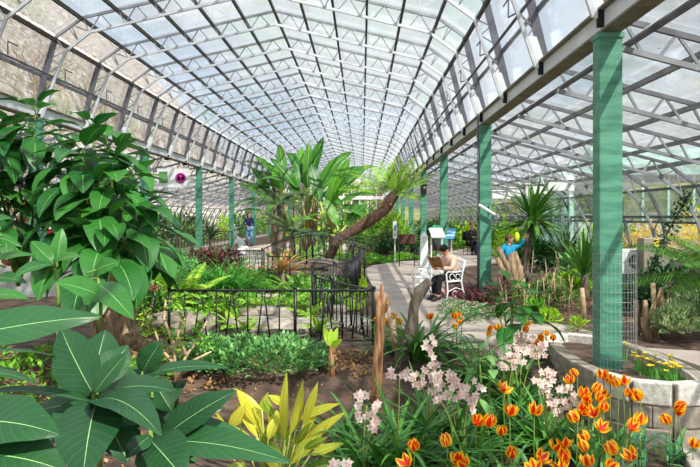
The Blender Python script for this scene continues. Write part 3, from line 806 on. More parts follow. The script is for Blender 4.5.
def sticks(name, label, cat, base, n, h, spread, m='twig', r=.012, group=None, branch=0):
    base=Vector(base); b = MB()
    for i in range(n):
        p = Vector((rnd(-spread,spread), rnd(-spread,spread)*.6, -.03)); q = p+Vector((rnd(-.12,.12),rnd(-.12,.12),1))*h*rnd(.6,1.1)
        mid = p.lerp(q,.5)+Vector((rnd(-.03,.03),rnd(-.03,.03),0)); b.tube([p,mid,q],[r,r*.85,r*.7],6)
        for j in range(branch):
            s0 = p.lerp(q,rnd(.3,.9)); b.tube([s0,s0+Vector((rnd(-.2,.2),rnd(-.2,.2),rnd(.05,.25)))*h*.8],[r*.6,r*.35],5)
    return tag(b.build(name, M[m], loc=base), label, cat, group)

# --- giant foreground shrub, each leaf its own part
def leafpx(mb, a, b_, W, Ya, Yb=None, nrm=(0,-.4,1), droop=.5, fold=.15, nl=12, shape='ovate', wave=.05, curl=0):
    Yb = Yb or Ya; A = P(a[0],a[1],Ya); B = P(b_[0],b_[1],Yb); d = B-A; l = d.length
    n = Vector(nrm); n = n-unit(d)*n.dot(unit(d)); n.normalize(); d0 = unit(d)*math.cos(droop/2)+n*math.sin(droop/2)
    k = (droop/2)/math.sin(droop/2) if droop else 1
    mb.leaf(A, d0, l*k, W*Ya/F, n, droop, fold, nl, shape, wave, curl=curl)
def leaf_shrub(name, label, crown, leaves, stems, m='fore', barkm='stem_green'):
    c = P(*crown); t = thing(name, label, 'shrub', (c.x, c.y, ground_z(c.x,c.y)))
    org = Vector(t.location); s = MB()
    for (pts, r) in stems:
        q = [P(*p)-org for p in pts]; s.tube(q, [r]*(len(q)-1)+[r*.6], 7)
    root = P(*stems[0][0][0])-org; s.tube([Vector((0,0,-.03)), root*.5+Vector((.02,0,0)), root],[.03,.024,.018],8)
    for lf in leaves:
        b = MB(); b.t = rnd(.1,.9); kw = lf[5] if len(lf)>5 else {}
        leafpx(b, lf[0], lf[1], lf[2], lf[3], lf[4], **kw); b.v = [(x-org.x,y-org.y,z-org.z) for x,y,z in b.v]
        b.build('leaf', M[m], t)
        s.tube([P(lf[0][0],lf[0][1],lf[3])-org, (P(lf[0][0],lf[0][1],lf[3])-org).lerp(P(*crown)-org, .25)+Vector((0,0,-.02))],[.005,.007],6,False)
    s.build('stem', M[barkm], t)
    return t
U=(0,-.55,1); Fc=(0,-1,.55); 
leaf_shrub('large_leaved_shrub','big dark green large-leaved shrub in the bottom left corner, its rosette closest to the camera',(97,400,3.0),[
 ((93,394),(60,328),50,3.0,3.15,dict(nrm=(-.2,-1,.5),droop=.3,fold=.12)),
 ((97,388),(128,345),34,3.1,3.3,dict(nrm=(.2,-1,.6),droop=.3)),
 ((92,392),(105,330),52,3.2,3.4,dict(nrm=(0,-1,.5),droop=.3)),
 ((95,392),(128,352),26,2.9,2.95,dict(nrm=(-.4,-1,.6),droop=.25)),
 ((97,399),(82,480),62,2.9,2.5,dict(nrm=(.05,-1,.9),droop=.4,fold=.18)),
 ((97,398),(172,388),34,3.0,2.9,dict(nrm=(0,-.5,1),droop=.9)),
 ((95,402),(160,430),42,2.9,2.6,dict(nrm=(.2,-.5,1),droop=1.1,fold=.2)),
 ((92,402),(-25,391),22,2.9,2.8,dict(nrm=(0,-.15,1),droop=.5)),
 ((92,404),(52,440),40,3.0,2.8,dict(nrm=(0,-.8,1),droop=.7)),
 ((100,402),(150,420),40,3.1,3.1,dict(nrm=(.2,-.9,.8),droop=.6)),
 ((100,396),(56,380),26,3.2,3.2,dict(nrm=(0,-.8,1),droop=.5)),
 ((90,404),(28,415),30,3.2,3.3,dict(nrm=(0,-.8,1),droop=.6)),
 ((97,404),(105,445),36,3.1,3.1,dict(nrm=(0,-1,.4),droop=.4)),
 ((99,404),(128,462),40,3.2,3.1,dict(nrm=(.2,-.9,.6),droop=.6)),
 ((98,398),(140,440),34,3.35,3.3,dict(nrm=(.2,-.8,.8),droop=.6)),
 ((92,398),(30,450),36,3.3,3.2,dict(nrm=(-.1,-.8,.8),droop=.6)),
 ((97,394),(148,368),28,3.3,3.4,dict(nrm=(0,-.9,.7),droop=.4)),
],[([(100,470,3.1),(98,430,3.05),(97,398,3.0)],.012)])
leaf_shrub('large_leaved_shrub','big leaves reaching in from the left edge at the very bottom left',(-20,430,2.6),[
 ((-40,425),(58,432),66,2.6,2.5,dict(nrm=(.1,-.7,1),droop=.8,fold=.12)),
 ((-30,455),(66,470),70,2.5,2.5,dict(nrm=(.1,-.7,1),droop=.8)),
 ((-20,372),(38,383),24,2.9,3.1,dict(nrm=(0,-.6,1),droop=.5)),
 ((-60,343),(101,315),50,2.5,2.7,dict(nrm=(.15,-.7,.8),droop=.35,fold=.08)),
 ((-20,352),(60,356),12,2.9,3.1,dict(nrm=(0,-.2,1),droop=.4)),
],[([(-20,480,2.7),(-22,430,2.6),(-40,380,2.6)],.014)])
leaf_shrub('large_leaved_shrub','second large-leaved shrub right of the foreground rosette, leaves fanning toward the yellowing plant',(152,440,3.0),[
 ((142,372),(161,341),26,3.3,3.3,dict(nrm=(.2,-1,.5),droop=.3)),
 ((140,378),(228,366),20,3.3,3.2,dict(nrm=(0,-.5,1),droop=.6)),
 ((150,415),(186,380),28,3.2,3.3,dict(nrm=(-.1,-.8,1),droop=.5)),
 ((160,440),(236,390),38,3.0,3.0,dict(nrm=(-.15,-.8,.9),droop=.4)),
 ((152,442),(290,460),38,3.0,2.8,dict(nrm=(0,-.7,1),droop=.6)),
 ((165,425),(252,438),24,3.1,3.1,dict(nrm=(0,-.7,1),droop=.6)),
 ((150,440),(185,480),52,2.9,2.7,dict(nrm=(0,-.9,.8),droop=.6)),
 ((152,378),(172,412),28,3.1,3.1,dict(nrm=(0,-1,.5),droop=.5)),
 ((150,436),(126,458),24,2.9,2.8,dict(nrm=(-.2,-.9,1),droop=.4)),
 ((152,432),(182,415),26,3.2,3.2,dict(nrm=(0,-.8,1),droop=.4)),
 ((140,382),(112,372),20,3.3,3.3,dict(nrm=(0,-.8,1),droop=.4)),
 ((158,436),(210,412),28,3.25,3.3,dict(nrm=(0,-.8,1),droop=.5)),
 ((150,420),(205,432),30,3.3,3.3,dict(nrm=(0,-.8,1),droop=.6)),
 ((154,436),(196,462),34,3.2,3.1,dict(nrm=(0,-.8,.8),droop=.6)),
 ((150,425),(178,398),30,3.4,3.4,dict(nrm=(.1,-.9,.7),droop=.4)),
 ((148,405),(118,424),26,3.35,3.3,dict(nrm=(-.2,-.9,.6),droop=.5)),
 ((156,430),(222,408),26,3.35,3.4,dict(nrm=(0,-.8,1),droop=.5)),
],[([(152,480,3.1),(151,440,3.0),(146,376,3.3)],.011)])
leaf_shrub('large_leaved_shrub','dark large-leaved shrub at the left edge, behind the long pointed foreground leaf',(58,270,4.6),[
 ((-12,262),(34,254),16,4.6,4.6,dict(nrm=(0,-.5,1),droop=.5)),
 ((52,264),(13,277),18,4.5,4.3,dict(nrm=(0,-.7,1),droop=.8)),
 ((52,262),(31,241),18,4.6,4.7,dict(nrm=(0,-1,.6),droop=.3)),
 ((54,262),(80,256),16,4.5,4.4,dict(nrm=(0,-.7,1),droop=.6)),
 ((57,262),(62,228),16,4.8,4.9,dict(nrm=(.2,-1,.4),droop=.3)),
 ((-14,296),(28,298),16,4.3,4.2,dict(nrm=(0,-.7,1),droop=.6)),
 ((-10,280),(26,282),18,4.6,4.4,dict(nrm=(0,-.7,1),droop=.6)),
 ((104,298),(56,282),32,4.5,4.3,dict(nrm=(0,-.8,.9),droop=.5)),
 ((98,284),(133,318),28,4.6,4.3,dict(nrm=(.2,-.8,.8),droop=.5)),
 ((100,278),(88,312),22,4.8,4.6,dict(nrm=(0,-.9,.5),droop=.5)),
 ((-16,235),(22,246),14,4.9,4.9,dict(nrm=(0,-.6,1),droop=.6)),
 ((-16,222),(12,218),14,4.9,4.9,dict(nrm=(0,-.6,1),droop=.6)),
 ((96,270),(118,262),20,4.8,4.8,dict(nrm=(0,-.9,.7),droop=.5)),
],[([(59,322,4.5),(58,290,4.5),(54,262,4.55)],.012),([(100,330,4.7),(101,300,4.7),(98,278,4.7)],.012)], m='big')

# --- tall tree-like shrub on the left
Yt = 8.0
def tip(px,py,Y=Yt): return P(px,py,Y)
st = [(tip(px,py,Yt+dy), .032, n) for px,py,dy,n in [(100+(q_[0]-100)*.72-2,q_[1],q_[2],q_[3]) for q_ in [(92,128,0,8),(112,138,.5,9),(78,150,-.4,8),(118,165,-.5,9),(148,172,.3,9),(98,188,-.7,9),(135,200,-.6,9),(160,205,.2,8),(64,180,.1,8),(72,210,-.5,7),(112,222,-.9,8),(150,232,-.3,7),(172,222,.4,6),(128,152,.8,8),(60,152,.5,7),(92,238,-.9,7),(125,180,.9,8),(148,212,.8,7)]]]
broadleaf('tree_shrub','tall broad-leaved tree shrub at left with three pale twisted trunks','shrub',base_at(108,8.3),[(a,b_*.6,c_+3) for a,b_,c_ in st],'big','stem_green',.56,.31,9,junction=(0,0,1.2),face=True,droop=.9)
trk = thing('shrub_trunk','cluster of thick pale twisted trunks under the tall left shrub','tree',base_at(112,8.6))
for pts,r in (([(-.1,0,-.05),(-.18,.05,.35),(-.28,0,.8),(-.2,0,1.1)],[.12,.08,.06,.05]),([(.05,0,-.05),(.0,.05,.4),(.05,0,.9),(.02,.1,1.3)],[.15,.09,.07,.05]),([(.3,-.1,-.05),(.16,0,.25),(.25,.05,.55),(.4,.1,1.0)],[.16,.1,.06,.05]),([(.1,0,.0),(-.3,-.2,.06),(-.55,-.25,-.05)],[.1,.06,.04]),([(.2,0,.02),(.5,-.2,.05),(.65,-.3,-.05)],[.1,.06,.04])):
    b=MB(); b.tube(pts,r,10,True,.08); b.build('trunk', M['bark_light'], trk)
st = [(tip(px,py,Y), .028, n) for px,py,Y,n in [(36,108,8.2,10),(14,125,8.6,9),(40,140,8.6,8),(0,150,8.2,8),(22,172,8.2,8),(52,170,8.5,7),(2,195,8,8),(-14,120,8,7),(-12,175,8,7),(14,212,8.2,7)]]
broadleaf('tree_shrub','leafy shrub at the far left edge with a whorl of upright leaves at its top','shrub',base_at(22,8.6),[(a,b_*.6,c_+3) for a,b_,c_ in st],'big','stem_green',.52,.28,9,junction=(0,0,.9),face=True,droop=.9)

# --- leaning birch-like trunk behind
b=MB(); b.tube([P(8,262,13.2),P(16,238,13),P(26,212,13),P(34,190,13)], [.12,.11,.10,.07], 10, True,.04); tag(b.build('leaning_tree', M['bark_red']), 'yellow-brown leaning tree trunk behind the far left shrub','tree')

# --- banana group
def banana(label, px, Y, hs, leaves, group='banana plants'):
    x=GX(px,Y); t=thing('banana_plant',label,'banana plant',(x,Y,0),0,group)
    for dx,h,r in hs:
        b=MB(); b.tube([(dx*.6,0,-.05),(dx*.9,0,h*.5),(dx,.0,h)],[r,r*.85,r*.55],10,True,.05); b.build('pseudostem', M['bark_light'] if h>1.6 else M['stem_green'], t)
        b=MB()
        for i in range(7):
            az=rnd(0,6.28); q=Vector((dx+math.cos(az)*r*.8,math.sin(az)*r*.8,h*rnd(.5,.98))); b.t=rnd(0,1); b.leaf(q, Vector((math.cos(az)*.25,math.sin(az)*.25,-1)), rnd(.6,1.1),.06,(math.cos(az),math.sin(az),0),.1,.3,4,'lance')
        b.build('dead_leaves', M['dry_leaf'], t)
    extra=[(dx_+rnd(-.1,.1),z_-rnd(.0,.5),rnd(-.1,1.2),rnd(0,6.28),l_*.8,w_*.8,rnd(.6,1.2)) for dx_,z_,e_,a_,l_,w_,d_ in leaves[:6]]
    for dx,z,el,az,l,w,dr in list(leaves)+extra:
        w*=.82; b=MB(); b.t=rnd(0,1); d=sphdir(el,az); p=Vector((dx,0,z)); q=p+d*.35
        b.leaf(q,d,l,w,(-d.x*.3,-.7,.8) if el>.8 else (0,-.35,1),dr+rnd(.1,.5),.25,14,'banana',.12); lf=b.build('leaf', M['banana'], t)
        b=MB(); b.tube([p-Vector((0,0,.25)),p,q],[.04,.035,.022],6); b.build('leaf_stalk', M['stem_pale'], lf)
    return t
banana('tallest banana plant in the middle of the house, brown stems and broad torn leaves',307,27,[(0,2.3,.085),(.32,2.2,.08),(-.2,2.0,.075),(.15,1.9,.07)],
 [(0,2.4,1.35,.3,1.9,.55,.3),(0,2.4,1.2,2.6,1.8,.5,.5),(.3,2.3,1.1,.1,2.0,.62,.35),(.3,2.3,.75,.0,2.3,.7,.5),(0,2.3,.7,3.3,1.7,.5,.9),(.3,2.2,.45,-.3,1.9,.6,.8),(-.2,2.1,1.1,3.5,1.7,.5,.4),(.0,2.2,1.5,5,1.8,.45,.15),(.2,2.1,.5,1.2,1.7,.5,.9),(.3,2.1,.3,-1.0,1.5,.5,1.0),(-.2,2.0,.3,4.0,1.5,.5,1.2)])
banana('banana plant on the right of the banana group, wide leaf held out to the right',331,26,[(0,1.7,.08),(-.3,1.5,.07)],
 [(0,1.9,1.0,.2,1.8,.6,.3),(0,1.8,.55,.1,1.7,.55,.5),(0,1.8,.15,.0,1.7,.45,.5),(-.3,1.7,1.3,2.5,1.7,.5,.2),(0,1.6,.0,-.5,1.2,.42,.9),(0,1.7,1.25,5.5,1.7,.55,.2),(0,1.2,-.1,.5,1.1,.4,.6),(-.3,1.3,.3,3.6,1.2,.4,.9)])
banana('banana plant on the left of the banana group with upright green leaves',284,29,[(0,2.3,.08),(.4,2.1,.075),(-.5,1.7,.07)],
 [(0,2.6,1.3,2.0,1.8,.5,.25),(0,2.5,1.1,3.4,1.6,.45,.5),(.4,2.3,1.4,1.0,1.9,.5,.2),(-.5,2.0,1.2,2.8,1.7,.45,.5),(0,2.4,.6,3.0,1.4,.45,1.1),(-.5,1.9,.5,3.5,1.4,.4,1.1),(.4,2.2,.8,-.4,1.5,.45,.7),(0,2.3,.9,4.6,1.4,.45,.6)])
banana('young low banana plant with a yellow-green leaf right of the group',340,25,[(0,.8,.09)],
 [(0,.95,.9,.2,1.1,.42,.2),(0,.9,.3,.3,1.1,.4,.5),(0,.9,1.2,2.6,1.1,.4,.3),(0,.8,.3,3.0,1.0,.36,.8)])

# --- leaning palm with feathery crown
def leaning_palm():
    Y=20.5; base=P(322,252,Y); base.z=0
    t=thing('leaning_palm','leaning palm with a thick hairy brown trunk and a fan of feathery fronds','palm',base)
    pts=[Vector((0,0,-.05)),P(338,239,Y)-base,P(356,229,Y)-base,P(374,218,Y)-base,P(387,207,Y)-base,P(395,194,Y)-base]
    b=MB(); b.tube(pts,[.14,.14,.15,.15,.15,.13],14,True,.10); b.build('trunk', M['bark_dark'], t)
    b=MB()
    for i in range(60):
        k=rnd(2.0,4.9); q=pts[int(k)].lerp(pts[min(5,int(k)+1)],k%1); d=sphdir(rnd(-1,.6),rnd(0,6.28)); b.t=rnd(0,1); b.leaf4(q+d*.15,d+Vector((.3,0,.5)),.22,.05,(0,0,1))
    b.build('old_leaf_bases', M['dry_leaf'], t)
    f=MB(); s=MB(); top=pts[-1]
    for tx,ty,dr in ((350,166,.5),(366,163,.4),(376,167,.3),(385,163,.3),(398,158,.3),(412,160,.3),(423,165,.3),(430,172,.4),(422,178,.5),(360,172,.6),(405,168,.2),(392,168,.2),(345,180,.7),(415,190,.8)):
        q=P(tx,ty,Y+rnd(-.8,.8))-base; d=q-top
        fernfrond(f, top, unit(d)+Vector((0,0,.12)), d.length*1.1, .46, dr, 34, .030, nrm=(0,-.6,.8), stem=s, hang=.15)
    f.build('fronds', M['fern'], t); s.build('frond_stalks', M['stem_green'], t)
leaning_palm()
# --- dusky palms left of the bananas
for px,Y,h,lb in ((274,30,3.2,'dusky feathery palm left of the banana group, drooping grey-green fronds'),(279,25,1.9,'shorter dusky palm in front of the banana group'),(292,23,1.0,'low drooping palm at the foot of the tallest banana plant')):
    fern('feather_palm',lb,'palm',base_at(px,Y),13,1.7 if h>2 else 1.2,.5,'palm_dark','stem_green',1.5,(.4,1.4),None,22,.05,.5,trunk=([(0,0,-.05),(.03,0,h*.5),(0,0,h)],[.11,.09,.08],'bark_grey'))
# ---------------------------------------------------------------- beds around the pond
def many(fn): fn()
# bright ferns
for px,Y,n,L_,m,lb in ((160,10.9,11,.9,'fern','yellow-green fern with long fronds arching over at the left of the pond'),
    (183,11.6,14,1.15,'fern','tall upright bright fern behind the left boulder'),
    (232,9.7,10,.4,'fern','lime fern hanging over the pond behind the fence'),
    (292,11.3,12,.5,'fern','bright fern behind the pale rounded boulder'),
    (308,10.4,12,.42,'fern','small lime fern right of the pale boulder, behind a fence post'),
    (318,9.3,10,.34,'fern','low lime fern right against the front fence near its right end'),
    (334,11.9,12,.5,'fern','fern inside the bend of the curved railing'),
    (300,13.5,14,.6,'fern_dark','darker fern at the middle of the green bed'),
    (276,13.8,12,.5,'fern','light fern left of the darker middle fern'),
    (262,11.6,10,.4,'fern','light fern above the long grey slab'),
    (246,9.4,9,.3,'fern','tiny lime fern at the near pond edge, under the middle of the fence'),
    (120,12,12,.7,'fern','light fern glimpsed beneath the tall left shrub')):
    fern('pond_fern',lb,'fern',base_at(px,Y)+Vector((0,0,.05)),n,L_,L_*.30,m,'stem_green',1.1,(.7,1.35),'ferns round the pond',20,.028*L_/.5+.006)
for px,Y,n,L_,lb in ((222,12.9,150,.72,'tall clump of fine dark green grass behind the pond'),(205,13.6,90,.6,'grassy clump just left of the tall fine grass'),(150,13,110,.62,'grassy clump under the right side of the tall left shrub'),(240,13.6,90,.5,'grassy clump just right of the tall fine grass')):
    strapclump('grass_clump',lb,'grass',base_at(px,Y),int(n*1.5),L_*1.75,.026,'grass',(1.0,1.52),1.5,'grass clumps behind the pond',7,.16)
def carpet(name, label, cat, poly, n, ls, m, h=(.02,.16), kind='stuff', lw=.5):
    """leafy ground cover scattered inside a ground polygon"""
    f=MB(); xs_=[p[0] for p in poly]; ys_=[p[1] for p in poly]
    def inside(x,y):
        c=False; j=len(poly)-1
        for i in range(len(poly)):
            if (poly[i][1]>y)!=(poly[j][1]>y) and x < (poly[j][0]-poly[i][0])*(y-poly[i][1])/(poly[j][1]-poly[i][1])+poly[i][0]: c=not c
            j=i
        return c
    k=0
    while k<n:
        x=rnd(min(xs_),max(xs_)); y=rnd(min(ys_),max(ys_))
        if not inside(x,y): continue
        k+=1; f.t=rnd(0,1); hh=h[0]+(h[1]-h[0])*(.5+.5*math.sin(x*5.3+math.sin(y*3)))*rnd(.3,1)
        f.leaf4((x,y,ground_z(x,y)+hh), sphdir(rnd(-.1,1.2),rnd(0,6.28)), ls*rnd(.6,1.2), ls*lw, (rnd(-.5,.5),rnd(-.5,.5),1), .2)
    return tag(f.build(name, M[m]), label, cat, None, kind)
carpet('ground_cover','bright green low ground cover filling the bed behind the pond','ground cover',[(-3.6,11.2),(-2.4,10.9),(-.9,11.0),(-.3,12.6),(-.2,15.5),(-2.1,16),(-4,15.5)],14000,.075,'ground',(.02,.26))
carpet('ground_cover','yellow-green creeping plants at the pond edge among the stones','ground cover',[(-3.3,9.3),(-2.4,9.0),(-2.4,10.6),(-1.0,10.9),(-.9,11.4),(-3.4,11.3)],1500,.06,'lime',(.02,.2))
carpet('ground_cover','low green plants along the right of the curved railing','ground cover',[(.0,11.6),(.12,14),(.02,17),(0,21),(-.2,16),(-.15,13.5),(-.4,11.8)],3000,.07,'lime',(.02,.22))
carpet('ground_cover','green border plants in front of the long far fence','ground cover',[(.1,22.3),(.8,23.6),(1.5,24.6),(2.2,25),(2.7,27.5),(2.6,26.2),(.1,26.2)],5000,.09,'ground',(.03,.24))
carpet('ground_cover','mixed low greenery beyond the left path','ground cover',[(-6.2,17),(-4.0,15.5),(-3.6,18.3),(-3.7,24),(-6.3,25)],7000,.10,'ground_mid',(.05,.5))
carpet('ground_cover','dry twiggy litter and small leaves on the soil under the left shrubs','leaf litter',[(-3.4,5.0),(-1.2,5.2),(-1.3,8.3),(-5,8.4),(-5,6)],2600,.06,'dry_leaf',(.0,.03))
carpet('ground_cover','small bright leaves on the soil under the left shrubs','ground cover',[(-3.6,6.2),(-2.0,6.4),(-1.7,7.8),(-5,8.4),(-5,6)],2200,.09,'ground',(.0,.25))
carpet('ground_cover','fallen brown leaves scattered over the right-hand soil bed','leaf litter',[(2.4,9.4),(5.8,8.2),(6.8,10),(6.8,16),(2.5,15)],1500,.07,'dry_leaf',(.0,.02))
carpet('ground_cover','dry litter on the soil between the front fence and the yellowing plant','leaf litter',[(-2.2,5.0),(.6,5.0),(.8,8.4),(-2.2,8.4)],700,.035,'dry_leaf',(.0,.01))
carpet('ground_cover','orange-brown litter around the foot of the stripped stump','leaf litter',[(-.35,7.7),(.0,7.5),(.2,7.9),(-.1,8.3),(-.4,8.2)],260,.05,'dry_leaf',(.0,.03))

# low spreading shrub before the fence
bush('spreading_shrub','low spreading green shrub in front of the iron fence','shrub',base_at(262,7.75),.78,.6,.25,2900,.07,'ground_mid',None,'twig',16)
bush('spreading_shrub','smaller low leafy clump left of the spreading shrub','shrub',base_at(212,7.7),.32,.3,.28,1400,.055,'ground_mid',None,'twig',6)
# twiggy pruned plant
t=thing('pruned_shrub','twiggy pruned shrub with pale bare branches left of the front fence post','shrub',base_at(176,7.3))
b=MB()
for pts in ([(0,0,-.03),(-.02,0,.35),(-.12,0,.62),(-.10,0,.8)],[(0,0,0),(.1,0,.25),(.22,.05,.42),(.30,.05,.6)],[(.02,0,.1),(.2,-.05,.22),(.36,-.05,.3)],[(-.02,0,.3),(.05,0,.5),(.12,.02,.72)],[(.1,0,.25),(.02,0,.45),(.05,.03,.66)],[(0,0,.15),(-.15,.03,.3),(-.22,.03,.5)]): b.tube(pts,[.022]+[.015]*(len(pts)-2)+[.008],7)
b.build('branch', M['twig'], t)
b=MB()
for i in range(130):
    u=(rnd(-.3,.35),rnd(-.15,.15),rnd(.3,.85)); b.t=rnd(0,1); b.leaf4(u,sphdir(rnd(-.2,.8),rnd(0,6.28)),rnd(.08,.13),.055,(0,0,1))
b.build('foliage', M['ground'], t)
bush('flowering_bush','small dark bush with red-pink flowers behind the twiggy pruned shrub','bush',base_at(148,10.4),.42,.3,.5,900,.07,'dark_leaf',None,'twig',6,flowers=('red_petal',38,.035))

# dead stumps
def stump(name,label,pts,rs,m,spikes=(),kinks=.12):
    base=Vector(pts[0]); t=MB(); t.tube([Vector(p)-base for p in pts], rs, 12, True, kinks)
    for a,b_,r in spikes: t.tube([Vector(a)-base,Vector(b_)-base],[r,r*.35],7,True,.1)
    return tag(t.build(name, M[m], loc=base), label, 'stump')
Y=7.0
pb=P(376,385,Y); pb.z=ground_z(pb.x,Y)-.03
stump('dead_stump','upright stripped red-brown stump with a jagged top, by the end of the iron fence',[pb,P(378,360,Y),P(380,330,Y),P(381,306,Y),P(381,298,Y)],[.055,.045,.038,.046,.034],'bark_red',[(P(379,305,Y),P(375,292,Y),.03),(P(382,305,Y),P(381,284,Y),.03),(P(384,306,Y),P(388,294,Y),.025),(P(384,312,Y),P(391,300,Y),.02)],.14)
Y=8.0
stump('dead_tree','crooked grey-brown dead trunk leaning up to the right behind the strappy leaves',[P(398,384,Y)-Vector((0,0,.02)),P(404,350,Y),P(413,322,Y),P(414,305,Y),P(420,292,Y),P(430,280,Y)],[.11,.085,.065,.055,.065,.045],'bark_grey',[(P(416,300,Y),P(408,288,Y),.04)],.15)
Y=7.9
stump('dead_stump','thin pale broken stick standing behind the red-brown stump',[P(396,350,Y),P(392,325,Y),P(386,302,Y)],[.035,.03,.02],'twig')
t=thing('sprouting_stump','short brown sprouting stump with a few broad upright leaves before the fence','stump',base_at(331,7.6))
b=MB(); b.tube([(0,0,-.05),(0,0,.16),(.01,0,.30)],[.045,.035,.025],9,True,.1); b.tube([(0,0,.16),(.06,0,.33)],[.02,.015],6); b.build('stump_wood', M['bark_red'], t)
b=MB()
for az,el,l in ((2.4,1.1,.25),(.6,1.2,.22),(5.2,.5,.22),(1.6,1.4,.2)): b.t=.9; b.leaf((0,0,.28),sphdir(el,az),l,.075,(0,-1,.4),.3,.2,5,'ovate')
b.build('foliage', M['lime'], t)

# yellowing plant
t=thing('yellowing_plant','clump of upright yellow-green leaves with brown scorched edges in the front bed','plant',base_at(272,5.2))
org=Vector(t.location); s=MB()
for a,c,w,m_ in (((285,440),(286,372),12,1),((296,430),(303,380),11,1),((303,425),(318,382),11,1),((298,420),(340,403),12,1),((290,465),(328,422),14,1),((275,430),(277,410),14,1),((268,440),(277,415),13,1),((262,430),(250,404),12,1),((255,425),(236,388),10,1),((228,430),(247,402),14,1),((290,440),(330,448),11,1),((310,455),(344,443),11,1),((232,440),(216,412),10,1),((282,455),(262,440),12,0),((268,452),(240,436),12,0),((300,445),(345,412),13,1),((262,410),(233,388),8,1),((300,470),(345,462),12,0),((280,470),(262,448),13,1),((250,455),(232,452),10,0),((240,425),(243,400),9,1),((287,405),(268,395),10,1),((270,470),(300,448),12,0),((258,420),(268,392),9,1),((276,420),(262,398),10,0),((312,436),(330,428),9,1),((245,465),(225,470),12,0),((320,470),(335,440),10,1))+tuple(((280+a_*.5,442+c_*.3),(280+a_,415+c_),10,k_) for a_,c_,k_ in ((-50,10,1),(-38,25,0),(-28,-8,1),(-20,18,0),(-12,-18,1),(-6,8,0),(4,-12,1),(12,12,0),(20,-22,1),(30,8,0),(38,-6,1),(48,22,0),(-44,-12,1),(10,30,0),(34,30,1),(-10,34,0),(52,2,1))):
    b=MB(); b.t=rnd(.5,1) if m_ else rnd(0,.3); Ya=5.1+rnd(-.25,.25)
    leafpx(b,a,c,w*.85,Ya,Ya+rnd(-.1,.1),nrm=(rnd(-.5,.5),-1,rnd(.2,.8)),droop=.35,fold=.3,nl=7,shape='lance',wave=.12)
    b.v=[(x-org.x,y-org.y,z-org.z) for x,y,z in b.v]; b.build('leaf', M['yellow'], t)
    q=P(a[0],a[1],Ya)-org; s.tube([(q.x*.3,q.y*.3,-.03),(q.x*.8,q.y*.8,q.z*.6),q],[.008,.006,.005],5)
s.build('stem', M['stem_pale'], t)

# strap-leaved orchids with flower spikes
def orchid(label, px, Y, n, L_, spikes, W=.040, seed_az=None):
    base=base_at(px,Y); t=thing('orchid_plant',label,'orchid',base,0,'orchids in the front bed')
    b=MB()
    for i in range(n):
        az=rnd(0,2*PI); e=rnd(.75,1.45); b.t=rnd(0,1); d=sphdir(e,az); side=Vector((-math.sin(az),math.cos(az),0)); nr=d.cross(side); nr=nr if nr.z>0 else -nr
        b.leaf((rnd(-.09,.09),rnd(-.09,.09),-.02),d,L_*rnd(.7,1.35),W*rnd(.8,1.15),nr,rnd(.7,2.0),.35,9,'strap')
    b.build('foliage', M['strap'], t)
    for (tx,ty,nf,sp) in spikes:
        q=P(tx,ty,Y-.1)-base; hgt=q.z
        pts=[Vector((0,0,0)),Vector((q.x*.35,q.y*.3,hgt*.55)),Vector((q.x*.8,q.y*.8,hgt*.9)),q]
        b=MB(); b.tube(pts,[.006,.005,.005,.003],5); sk=b.build('flower_spike', M['stem_pale'], t)
        fl=MB(); lp=MB()
        for k in range(nf):
            u=rnd(.0,1); c=Vector((q.x+rnd(-1,1)*sp[0]*Y/F, q.y+rnd(-.08,.04), q.z+rnd(-1,.6)*sp[1]*Y/F))
            face=unit(Vector((rnd(-.7,.7),-1,rnd(-.3,.6)))); r1=unit(face.cross(Vector((0,0,1)))); r2=r1.cross(face)
            for j in range(5):
                a=j*2*PI/5+PI/2; dd=r1*math.cos(a)+r2*math.sin(a)+face*.25; fl.t=rnd(0,1); fl.leaf4(c,dd,.036,.026,face,.3)
            lp.t=rnd(0,1); lp.leaf4(c+face*.004,-r2*.5+face,.016,.013,face,.3)
        fl.build('petals', M['orchid_petal'], sk); lp.build('lips', M['orchid_lip'], sk)
    return t
orchid('orchid clump just right of the yellowing plant with one drooping spike of white-pink flowers',362,5.2,70,.62,[(367,405,16,(11,22)),(374,425,6,(6,10))])
orchid('orchid clump in the centre foreground with broad arching leaves sweeping right',398,5.3,95,.72,[(400,372,6,(12,6))])
orchid('orchid clump with a tall upright spike of pinkish flowers, centre',432,6.2,70,.66,[(432,352,14,(8,24)),(418,372,8,(12,8)),(428,385,10,(16,8))])
orchid('orchid clump with dense white-pink flowers right of centre',462,5.6,70,.6,[(455,385,22,(20,14)),(470,395,14,(12,16)),(440,375,12,(14,8))])
orchid('orchid clump with flowers among the pale broad-leaved plant',505,6.3,60,.55,[(503,357,16,(12,10)),(513,365,10,(10,8)),(516,350,8,(10,8))])
orchid('orchid clump before the stone planter with many white flowers',548,5.9,80,.6,[(545,380,16,(12,14)),(560,392,16,(14,12)),(566,405,12,(12,10)),(535,345,8,(10,8))])
orchid('orchid clump behind the others at the foot of the broad-leaved plant',520,6.9,60,.55,[(522,342,14,(14,10)),(508,338,12,(14,10)),(535,352,10,(10,8))])
orchid('orchid plant at the very bottom edge with two white flowers beside the yellowing plant',338,4.75,30,.35,[(334,462,3,(5,3)),(345,461,3,(4,3))])
orchid('strappy orchid clump behind the crooked dead trunk without many flowers',420,8.0,80,.7,[(448,322,3,(6,4))])
orchid('strappy clump behind the front tulips at the centre bottom',470,5.0,60,.5,[(440,400,2,(8,4))])
orchid('tall strappy clump left of the broad-leaved plant',478,7.4,60,.62,[(492,345,4,(6,6))])
strapclump('strap_plant','wide strap-leaved clump between stump and yellowing plant','plant',base_at(350,6.3),34,.7,.035,'strap',(.6,1.3),1.3)
strapclump('strap_plant','dark strap-leaved clump at the bottom centre edge','plant',base_at(395,4.6),46,.5,.032,'strap',(.5,1.3),1.4)

